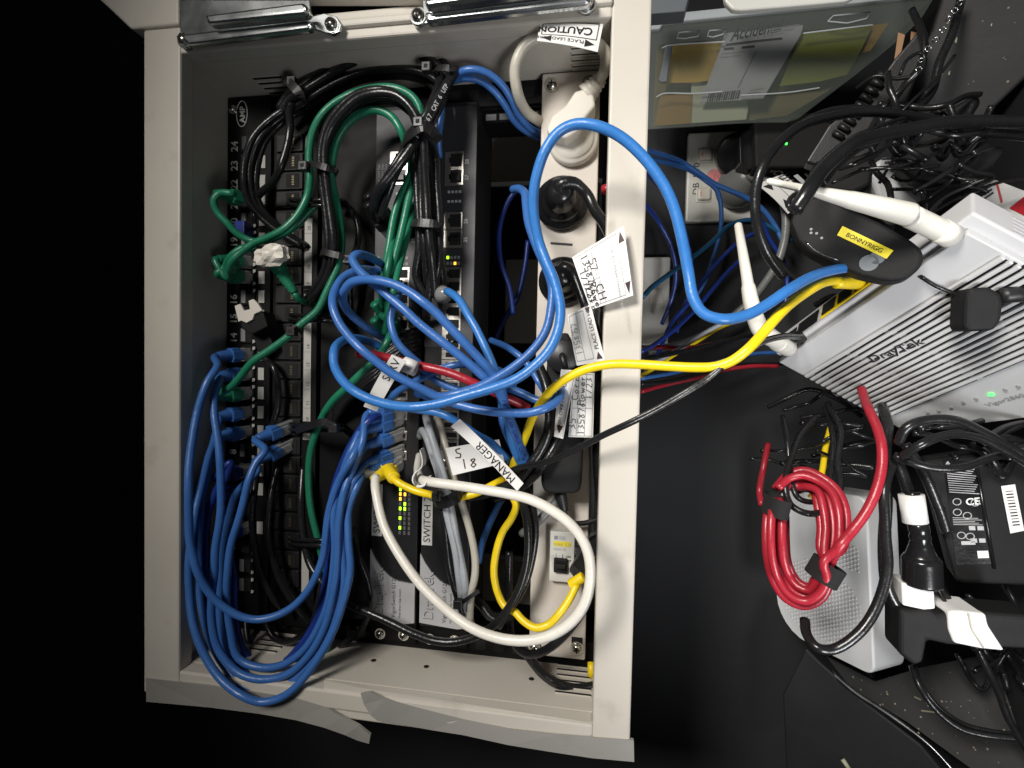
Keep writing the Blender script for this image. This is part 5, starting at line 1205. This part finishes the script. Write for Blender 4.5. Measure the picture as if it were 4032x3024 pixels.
for lab, p, q, r_ in (('black velcro strap round the red coil above the dotted modem face', (1754, 1219, 26), (1810, 1249, 26), 15), ('black velcro strap on the dark side of the red coil', (1652, 1086, 8), (1702, 1098, 8), 15)):
    a = D(*p); c = D(*q); b = MB(); d_ = unit(c - a); up_ = unit(np.cross(OUT, d_))
    ring = [(a + c) / 2 + d_ * (np.linalg.norm(c - a) / 2) * math.cos(2 * math.pi * i / 24) + OUT * r_ * math.sin(2 * math.pi * i / 24) for i in range(25)]
    vs = [p_ + up_ * s_ for p_ in ring for s_ in (-7, 7)]; fs = [(2 * i, 2 * i + 2, 2 * i + 3, 2 * i + 1) for i in range(24)]
    b.add(vs, fs, 'velcro', True); tag(b.build('velcro_strap'), lab, 'velcro strap', 'velcro straps on the red coil')

# ---- heavy black cords around the right-hand side
HV = [
    (9, [(1690, 600, 60), (1655, 540, 70), (1636, 480, 76), (1634, 420), (1646, 365, 80), (1680, 310), (1730, 272, 70), (1800, 252), (1870, 243, 50), (1950, 248), (2040, 262, 30), (2120, 285), (2230, 300, 20)], 'heavy glossy black cord arching left round the thin antenna tip', 3.9),
    (6, [(1700, 300, 50), (1740, 262, 50), (1800, 240), (1880, 235, 40), (1960, 248), (2060, 275, 20), (2230, 300)], 'glossy black cord lying along the top of the heavy arching one', 2.6),
    (9, [(1718, 455, 120), (1745, 415, 122), (1775, 370), (1830, 318, 100), (1900, 290), (1990, 275, 60), (2080, 265), (2230, 262, 30)], 'thickest black cord crossing in front of the white antenna', 5.2),
    (6, [(1742, 405, 90), (1760, 370, 80), (1790, 330), (1840, 296, 60), (1910, 270), (1960, 255, 40)], 'thin shiny cord beside the one crossing the antenna', 1.6),
    (6, [(1780, 400, 60), (1810, 360, 56), (1850, 325), (1910, 300, 40), (1990, 282), (2060, 270, 20)], 'second thin shiny cord beside the one crossing the antenna', 1.8),
    (6, [(1718, 460, 112), (1704, 452, 116), (1702, 436), (1712, 424, 112), (1728, 418)], 'small black loop of wire at the antenna and CAUTION tag', 1.8),
    (6, [(1636, 480, 60), (1645, 530, 40), (1680, 560, 20), (1710, 590, 0), (1760, 620, -20)], 'black cord swinging down behind the BONNYRIGG modem', 2.6),
    (6, [(1760, 660, -40), (1800, 640, -30), (1830, 655, -20), (1850, 680, -30)], 'short black cord under the yellow boot', 3),
    (6, [(1900, 860, -60), (1915, 930, 0), (1912, 1000, 10), (1915, 1100), (1910, 1200, 20), (1925, 1290), (1965, 1340, 20), (2010, 1352, 10)], 'heavy black cord falling beside the red lead into the taped connector', 5),
    (6, [(1925, 1000, 20), (1908, 1060, 30), (1912, 1150), (1916, 1230, 36), (1895, 1310), (1850, 1370, 40), (1800, 1402), (1765, 1398, 40), (1742, 1370), (1738, 1340, 20)], 'thick black cord curving low across the dotted modem face', 4.4),
    (6, [(1790, 870, -60), (1815, 930, -30), (1808, 1000), (1812, 1060, 0), (1785, 1100), (1745, 1108, 10), (1710, 1090), (1698, 1050, 0), (1720, 960), (1760, 900, -40)], 'black cord loop hanging in front of the red coil, outer', 3.2),
    (6, [(1780, 880, -70), (1800, 950, -40), (1796, 1020), (1790, 1060, -10), (1760, 1082), (1722, 1072, 0), (1706, 1020), (1700, 950, -20), (1690, 900, -40)], 'black cord loop hanging in front of the red coil, inner', 2.8),
    (6, [(1940, 960, 30), (1960, 925, 36), (2000, 908), (2060, 906, 36), (2120, 930), (2180, 965, 30), (2230, 1000)], 'black cord arching over the lower router corner', 4),
    (6, [(1945, 985, 30), (1990, 958, 40), (2050, 938), (2110, 945, 36), (2170, 975), (2230, 1010, 30)], 'second black cord arching under the lower router corner', 3.6),
    (6, [(1930, 985, 20), (1970, 1000, 26), (2020, 1012), (2080, 1010, 30), (2150, 985), (2230, 970, 20)], 'flat black cord above the printed brick', 3.6),
    (6, [(1935, 990, 10), (1960, 1060, 16), (1985, 1120), (2005, 1190, 20), (2030, 1270), (2070, 1340, 16), (2110, 1400)], 'long straight black cord left of the printed brick', 4.6),
    (6, [(1955, 960, 0), (2000, 1030, 6), (2025, 1090), (2045, 1150, 6)], 'dull black cord tucked beside the brick edge', 4.6),
    (6, [(1966, 1140, 20), (1990, 1200, 24), (2030, 1280), (2070, 1340, 24), (2085, 1362)], 'thin pale edged cord slanting down to the white tape', 1.8),
    (6, [(1968, 1438, -30), (1985, 1480, -20), (2020, 1530), (2070, 1570, -10), (2130, 1588), (2230, 1600, 0)], 'black twin cord curving over the dusty board, upper strand', 3),
    (6, [(1976, 1436, -34), (1994, 1480, -24), (2030, 1528), (2080, 1562, -14), (2140, 1578), (2230, 1590, -4)], 'black twin cord curving over the dusty board, lower strand', 2.2),
    (6, [(2100, 1385, 10), (2130, 1440, 10), (2160, 1500, 6), (2185, 1560), (2230, 1640, 0)], 'black cord with coiled strain relief across the dusty board', 3.2),
    (6, [(1970, 20, -60), (1995, 80, -50), (1985, 140), (1950, 190, -50), (1920, 240), (1880, 290, -40)], 'black cord dropping behind the storage box corner', 3.4),
    (6, [(2080, -20, -40), (2060, 60, -30), (2030, 130), (2010, 200, -30), (1960, 250), (1900, 300, -20)], 'dark cord along the dusty black case', 4),
    (6, [(1850, 190, -60), (1890, 165, -50), (1940, 172), (1985, 160, -40), (2000, 130), (1990, 115, -40), (1960, 130), (1945, 160)], 'dark wire looped beside the storage box corner', 1.8),
    (6, [(1900, 290, -30), (1960, 230, -20), (2020, 170), (2060, 120, -20)], 'straight thin black wire over the dusty case', 1.6),
    (6, [(1900, 395, -20), (1930, 350, -10), (1960, 345), (1985, 360, -10), (1975, 385), (1945, 390, -10), (1925, 380)], 'thin black wire looped over the pale ribbed adapter', 1.5),
    (6, [(1880, 345, 10), (1895, 375, 14), (1915, 395), (1925, 430, 10), (1920, 460)], 'glossy black wire bend beside the pale ribbed adapter', 2.6),
    (6, [(2000, 470, 0), (2050, 440, 0), (2110, 410, -10), (2170, 390), (2230, 380)], 'thin shiny black wire above the router corner', 1.5),
    (6, [(1990, 410, -20), (2005, 450, -20), (1990, 500)], 'short black wire end beside the antenna knuckle', 2.4),
    (6, [(1660, 880, -160), (1700, 860, -150), (1750, 840), (1820, 870, -140), (1860, 900)], 'dim black cord behind the lower edge of the router', 3),
]
for q, pts, lab, r_ in HV: lead('mains_lead', lab, 'black', r_ * 2 * .78, pts, cat='power cord', wob=.5)
for pts, lab, m in [([(1660, 960, -40), (1648, 1010, -30), (1640, 1060, -30), (1645, 1090, -20)], 'dim red lead above the dark side of the coil', 'red'),
                    ([(1795, 920, -70), (1785, 965, -60), (1778, 1010), (1768, 1050, -40), (1750, 1075)], 'dim yellow lead behind the black cord loops', 'yellow')]:
    lead('network_cable', lab, m, 5, pts)

# ---- black brick with a rating label
gn = unit((-.30, .05, 1)); g = PL(D(2090, 1120, 0), gn)
t = thing('power_brick', 'black laptop style power brick with a rating label and a barcode sticker', 'power adapter', g(2120, 1120))
b = MB(); b.prism([g(*p) for p in [(1990, 992), (2240, 955), (2290, 1270), (2075, 1262), (2060, 1250)]], -gn * 26 + V(4, 0, 0), 'matte_black', 4)
b.tube([g(2108, 1000, .5), g(2148, 1228, .5)], 1.2, 'gloss_black', 8); b.build('body', t)
c4 = [g(2066, 1221, .4), g(2142, 1218, .4), g(2110, 1000, .4), g(2037, 992, .4)]
lab_ = MB(); a, b_, c_, d_ = c4; lab_.quad(c4, 'gloss_black')
def LQ(u, v, h=.35): return (a * (1 - u) + b_ * u) * (1 - v) + (d_ * (1 - u) + c_ * u) * v + gn * h
def LR(u0, v0, u1, v1, m='print_light'): lab_.quad([LQ(u0, v0), LQ(u1, v0), LQ(u1, v1), LQ(u0, v1)], m)
for i in range(13):
    LR(.06, .95 - i * .022, .94 - .13 * ((i * 5) % 4) / 3, .958 - i * .022)
lab_.text('CE', LQ(.5, .57), unit(b_ - a), unit(d_ - a), 7, 'print_white', True)
for u_, v_ in ((.25, .60), (.78, .60), (.22, .50), (.5, .47), (.25, .28), (.5, .27)):
    q = LQ(u_, v_); lab_.tube([q + unit(b_ - a) * 2.4 * math.cos(i * .5) + unit(d_ - a) * 2.4 * math.sin(i * .5) for i in range(14)], .35, 'print_light', 5, False)
lab_.quad([LQ(.06, .96), LQ(.2, .96), LQ(.13, .99)], 'print_light')
for r_ in range(5): LR(.06, .38 + r_ * .016, .9 - .1 * (r_ % 3), .385 + r_ * .016)
for r_ in range(4): LR(.5 + (r_ % 2) * .24, .33 - (r_ // 2) * .12, .68 + (r_ % 2) * .24, .37 - (r_ // 2) * .12, 'print_light')
LR(.22, .19, .62, .225); LR(.64, .06, .95, .13, 'paper'); lab_.build('rating_label', t)
c4 = [g(2162, 1050, .5), g(2192, 1046, .5), g(2212, 1146, .5), g(2182, 1152, .5)]
b = MB(); b.prism(c4, gn * .4, 'paper', 0)
for i in range(12):
    y = 1062 + i * 6.6; b.stroke([g(2172 + i * 1.4, y, 1.1), g(2188 + i * 1.4, y - 1.5, 1.1)], .9 if i % 3 else .5, 'print_black', gn)
b.build('barcode_sticker', t)
# connectors with white tape
gn2 = unit((-.3, 0, 1)); g = PL(D(1980, 1200, 30), gn2)
t = thing('mains_coupler', 'black mains coupler standing above a blank white sticker', 'connector', g(1985, 1180))
b = MB(); P = [g(1970, 1062, -4), g(1980, 1120, -4), g(1985, 1142, -4), g(1988, 1168, -4), g(1990, 1200, -6), g(1992, 1262, -6)]
path = smoothpath(P, 1.5); L = len(path); b.tube(path, [float(np.interp(i / L, [0, .3, .35, .52, .55, .66, .7, 1], [4.6, 4.4, 6.2, 6.4, 6.6, 9, 11.5, 12])) - (.8 if .38 < i / L < .52 and i % 3 == 0 else 0) for i in range(L)], 'gloss_black', 20); b.build('body', t)
b = MB(); b.tube([g(1968, 1068, -4), g(1977, 1128, -4)], 7.6, 'paper', 20); b.build('tape_band', t)
b = MB(); b.prism([g(*p) for p in [(1947, 1258), (1990, 1268), (2018, 1272), (2021, 1316), (1996, 1318), (1950, 1308)]], (3, 0, -18), 'paper', 1.2); b.build('sticker', t)
t = thing('mains_coupler', 'long black connector lying level with a crumpled white tape band', 'connector', g(2080, 1350))
b = MB(); b.prism([g(*p) for p in [(1942, 1316), (1975, 1320), (2012, 1316), (2030, 1330), (2060, 1318), (2240, 1332), (2240, 1405), (2130, 1400), (2050, 1395), (2005, 1385), (1996, 1434), (1975, 1440), (1942, 1412)]], (3, 0, -24), 'matte_black', 3); b.build('body', t)
b = MB(); b.prism([g(*p, 1.6) for p in [(2048, 1322), (2066, 1319), (2130, 1326), (2136, 1352), (2172, 1407), (2120, 1402), (2062, 1390), (2050, 1360)]], (2, 0, -26), 'paper', 1.6)
b.tube([g(2092, 1326, 2), g(2100, 1360, 2.2), g(2124, 1398, 2)], .7, 'paper_old', 6); b.build('tape_band', t)

# ---- dusty board, metal rod and the rest of the heap
gn = unit((-.72, .35, .6)); g = PL(D(1950, 1560, -90), gn)
b = MB(); b.prism([g(*p) for p in [(1745, 1395), (1800, 1425), (1890, 1472), (1990, 1442), (2300, 1380), (2300, 1720), (2180, 1720), (1960, 1560), (1830, 1480)]], -gn * 10, 'board')
for i in range(70):
    x, y = random.uniform(1830, 2200), random.uniform(1450, 1650)
    if y > 1480 + (x - 1830) * .75: continue
    b.disc(g(x, y, .3), gn, random.uniform(.25, .9), 'dust', 6)
for P in ([(1990, 1535), (2030, 1540), (2050, 1548)], [(1975, 1505), (1990, 1512)], [(2000, 1518), (2020, 1525), (2030, 1530)]): b.stroke([g(*q, .4) for q in P], 1.2, 'dust', gn)
tag(b.build('dusty_case'), 'dusty black panel sloping under the white modem to the picture corner', 'panel')
b = MB(); P = smoothpath([g(*q, 6) for q in [(1743, 1372), (1762, 1398), (1775, 1425), (1800, 1455), (1850, 1498), (1896, 1528), (1950, 1565), (2010, 1612), (2090, 1700)]])
L = len(P); b.tube(P, [1.2 + 1.6 * math.sin(math.pi * min(1, i / L * 1.2)) for i in range(L)], 'steel_rod', 10); b.tube([p + V(3, -2.5, -1) for p in P], 1.4, 'steel_rod', 8)
tag(b.build('metal_edge'), 'bent bright metal edge running down from the white modem', 'metal strip')
b = MB(); g2 = PL(D(1850, 1560, -120), (-.5, 0, .8)); b.prism([g2(*p) for p in [(1740, 1400), (1770, 1430), (1860, 1510), (1990, 1610), (2080, 1720), (1700, 1720), (1690, 1500)]], (20, 0, -20), 'board', 2)
b.tube([g2(1820, 1640, 2), g2(1835, 1662, 2)], 2.2, 'card_cream', 8); tag(b.build('dark_case'), 'dark side of the black case under the bright metal strip', 'panel')
# black computer case parts at the top right
gn = unit((-.5, -.35, .8)); g = PL(D(2080, 120, -70), gn)
t = thing('black_case', 'dusty black equipment case with wood chips on it, top right corner', 'equipment case', g(2080, 150))
b = MB(); b.prism([g(*p) for p in [(2050, -60), (2400, -60), (2330, 60), (2130, 250), (2085, 320), (1940, 300), (1870, 280), (1960, 160), (2010, 70)]], -gn * 30, 'board', 3)
for i in range(30):
    x, y = random.uniform(1960, 2200), random.uniform(-10, 290)
    b.disc(g(x, y, .4), gn, random.uniform(.3, 1.1), 'dust', 6)
for x, y, s_ in ((2062, 90, 4), (2048, 160, 3), (2010, 260, 4), (2140, 55, 2)): b.quad([g(x, y, .8), g(x + s_, y - 3 * s_ * .8, .8), g(x + 1.6 * s_, y - 2 * s_, .8), g(x + s_, y + s_, .8)], 'card_cream')
b.build('panel', t)
b = MB(); b.prism([g(*p, 8) for p in [(1940, 70), (1955, 75), (1945, 120), (1932, 128), (1936, 100)]], -gn * 3, 'wood_chip'); b.prism([g(*p, 8) for p in [(1968, 68), (1980, 70), (1975, 98), (1966, 100)]], -gn * 3, 'wood_chip')
tag(b.build('wood_chip'), 'two broken bits of brown chipboard edge by the black case', 'chipboard')
for nm, P, z, lab in (('bracket', [(1940, 260), (2000, 250), (2060, 230), (2110, 200), (2125, 215), (2090, 270), (2050, 300), (2000, 318), (1950, 310)], -30, 'dark curved plastic housing between the black cords, upper'),
                      ('bracket', [(1935, 320), (2020, 310), (2120, 300), (2180, 320), (2150, 360), (2090, 390), (2030, 400), (1975, 390), (1945, 360)], -20, 'dark curved plastic housing between the black cords, lower')):
    g3 = PL(D(2030, P[0][1], z), (-.3, -.2, 1)); b = MB(); b.prism([g3(*p) for p in P], (8, 4, -24), 'grip_grey' if 0 else 'matte_black', 4); tag(b.build('plastic_housing'), lab, 'housing')
b = MB(); P = smoothpath([D(2075, 5, -20), D(2050, 40, -22), D(2030, 75, -24), D(2005, 105, -26), D(1990, 130, -28), D(1985, 150, -30)], 3)
for i, p in enumerate(P):
    if i % 2 == 0: b.tube([p + V(2.2 * math.cos(a_ * .7), 2.2 * math.sin(a_ * .7) * (1 if i % 4 else .3), .8 * math.sin(a_ * .7) * (0 if i % 4 else 2.4)) for a_ in range(10)], .55, 'chrome', 6, False)
tag(b.build('chain'), 'small shiny metal chain beside the storage box corner', 'chain')
g = PL(D(1960, 380, -60), (-.3, -.1, 1))
t = thing('power_adapter', 'pale ribbed adapter block under the loose black wires', 'power adapter', g(1960, 380))
b = MB(); b.prism([g(*p) for p in [(1893, 345), (1915, 337), (1985, 338), (2015, 362), (2010, 400), (1985, 450), (1940, 470), (1900, 440), (1880, 380)]], (10, 0, -30), 'modem_white', 4); b.build('body', t)
b = MB()
for i in range(5): b.tube(smoothpath([g(1905 + 6 * i, 342 + 9 * i, .6), g(1945 + 4 * i, 341 + 9 * i, .6), g(1975, 350 + 11 * i, .6), g(1995 - 4 * i, 366 + 14 * i, .6)]), 1.0, 'print_light' if 0 else 'grip_grey', 6)
b.build('ribs', t)
b = MB(); b.prism([g(*p) for p in [(1760, 345), (1880, 330), (1895, 352), (1885, 400), (1840, 420), (1780, 410)]], (6, 0, -30), 'matte_black', 4); tag(b.build('black_block'), 'black block between the pale ribbed adapter and the antenna', 'block')
g = PL(D(1990, 520, 10), (-.3, -.1, 1)); b = MB()
for i in range(4): b.prism([g(1860 + i * 22, 478 + i * 9), g(1874 + i * 22, 483 + i * 9), g(1868 + i * 22, 512 + i * 9), g(1855 + i * 22, 506 + i * 9)], (2, 0, -6), 'modem_white', .8)
tag(b.build('white_vents'), 'row of pale fins peeping out between antenna and BONNYRIGG modem', 'grille')
g = PL(D(2160, 420, -40), (-.2, -.3, 1))
b = MB(); b.prism([g(*p) for p in [(2098, 440), (2125, 400), (2150, 388), (2260, 430), (2260, 520), (2130, 440)]], (6, 6, -14), 'paper', 1)
b.prism([g(*p, .4) for p in [(2150, 392), (2156, 398), (2166, 436), (2162, 440)]], (0, 0, .3), 'print_red'); b.prism([g(*p, .4) for p in [(2180, 450), (2212, 425), (2240, 440), (2240, 480)]], (0, 0, .3), 'red_plastic')
for i in range(3): b.stroke([g(2112 + i * 5, 418 + i * 7, .5), g(2140 + i * 3, 402 + i * 7, .5)], 1.2, 'print_black', unit((-.2, -.3, 1)))
tag(b.build('packet'), 'white and red printed carton corner behind the router', 'carton')
g = PL(D(1850, 280, -80), (-.3, -.2, 1)); b = MB()
for i in range(9): b.tube([g(1800 + i * 12, 285 - i * 16, 0), g(1822 + i * 12, 298 - i * 16, 0)], 2.4, 'rubber', 8)
b.prism([g(*p, -3) for p in [(1740, 350), (1790, 270), (1880, 200), (1930, 130), (1990, 60), (2010, 90), (1950, 250), (1880, 330), (1800, 370)]], (4, 0, -16), 'rubber', 2)
tag(b.build('ribbed_conduit'), 'dull black ribbed cable sleeve along the storage box side', 'conduit')

# ---- deeper tangle: thin cords nobody could tell apart, each still its own object
def tangle(n, box, zr, lab, grp, rad=(1.3, 2.6), seed=3, m='black', span=130, tilt=0):
    rg = random.Random(seed)
    for k in range(n):
        x, y = rg.uniform(box[0], box[2]), rg.uniform(box[1], box[3]); a_ = rg.uniform(-.5, .5) + tilt; z = rg.uniform(*zr); pts = []
        for i in range(7):
            pts.append((x, y, z)); a_ += rg.uniform(-.30, .30); st = span / 6 * rg.uniform(.7, 1.2)
            x += st * math.cos(a_); y += st * math.sin(a_); z += rg.uniform(-8, 8)
            if not (box[0] - 12 < x < box[2] + 12): a_ = math.pi - a_
            if not (box[1] - 12 < y < box[3] + 12): a_ = -a_
        lead('mains_lead', lab, m, 2 * rg.uniform(*rad), pts, cat='power cord', group=grp, wob=.6)


tangle(9, (1620, 860, 1850, 1010), (-120, -40), 'thin black cord in the dark tangle under the router', 'dark cords under the router', span=190, seed=5)
tangle(8, (1900, 150, 2190, 300), (-20, 30), 'thin black cord in the tangle over the dusty black case', 'dark cords over the black case', span=240, seed=8, tilt=2.3)
tangle(8, (1790, 330, 2100, 470), (-10, 40), 'thin black cord in the tangle round the pale ribbed adapter', 'dark cords round the ribbed adapter', span=240, seed=11, rad=(1.0, 2.0), tilt=-.4)
tangle(7, (2040, 1260, 2210, 1480), (-46, -24), 'black cord in the tangle beyond the taped connector', 'dark cords beyond the taped connector', span=200, seed=21, rad=(1.8, 3.2), tilt=1.1)
tangle(6, (1940, 925, 2200, 985), (-20, 14), 'black cord piled between router and printed brick', 'dark cords between router and brick', span=230, seed=31, rad=(1.8, 3), tilt=.1)

# ---- lettering printed along two leads
def printed(label, text, s0, size, m, r, parent, flip=False):
    P = CP[label]; acc = [0]
    for a, c in zip(P, P[1:]): acc.append(acc[-1] + np.linalg.norm(c - a))
    b = MB(); s_ = s0
    for ch in text:
        i = int(np.searchsorted(acc, s_)); i = min(max(i, 1), len(P) - 2); t_ = unit(P[i + 1] - P[i - 1]); t_ = -t_ if flip else t_
        n_ = unit(CAM - P[i]); n_ = unit(n_ - t_ * (n_ @ t_)); u_ = np.cross(n_, t_)
        o = P[i] + n_ * (r + .12) - u_ * size * .36
        if ch != ' ': b.text(ch, o, t_, u_, size, m, True)
        s_ += (-1 if flip else 1) * size * (.75 if ch != ' ' else .5)
    b.build('lettering', parent)


def find(label): return [o for o in bpy.data.objects if o.get('label') == label][0]


l1 = 'thick black lead with white printed lettering crossing the black bundle at its tie'
printed(l1, 'HN8767 CAT6 UTP', 66, 4.6, 'print_light', 3.7, find(l1), True)
l2 = 'blue lead of the broad upper loop with faint printing, second from its top'
printed(l2, 'PRYSMIAN CABLE CAT 6', 235, 4.0, 'pvc_navy', 3.1, find(l2))
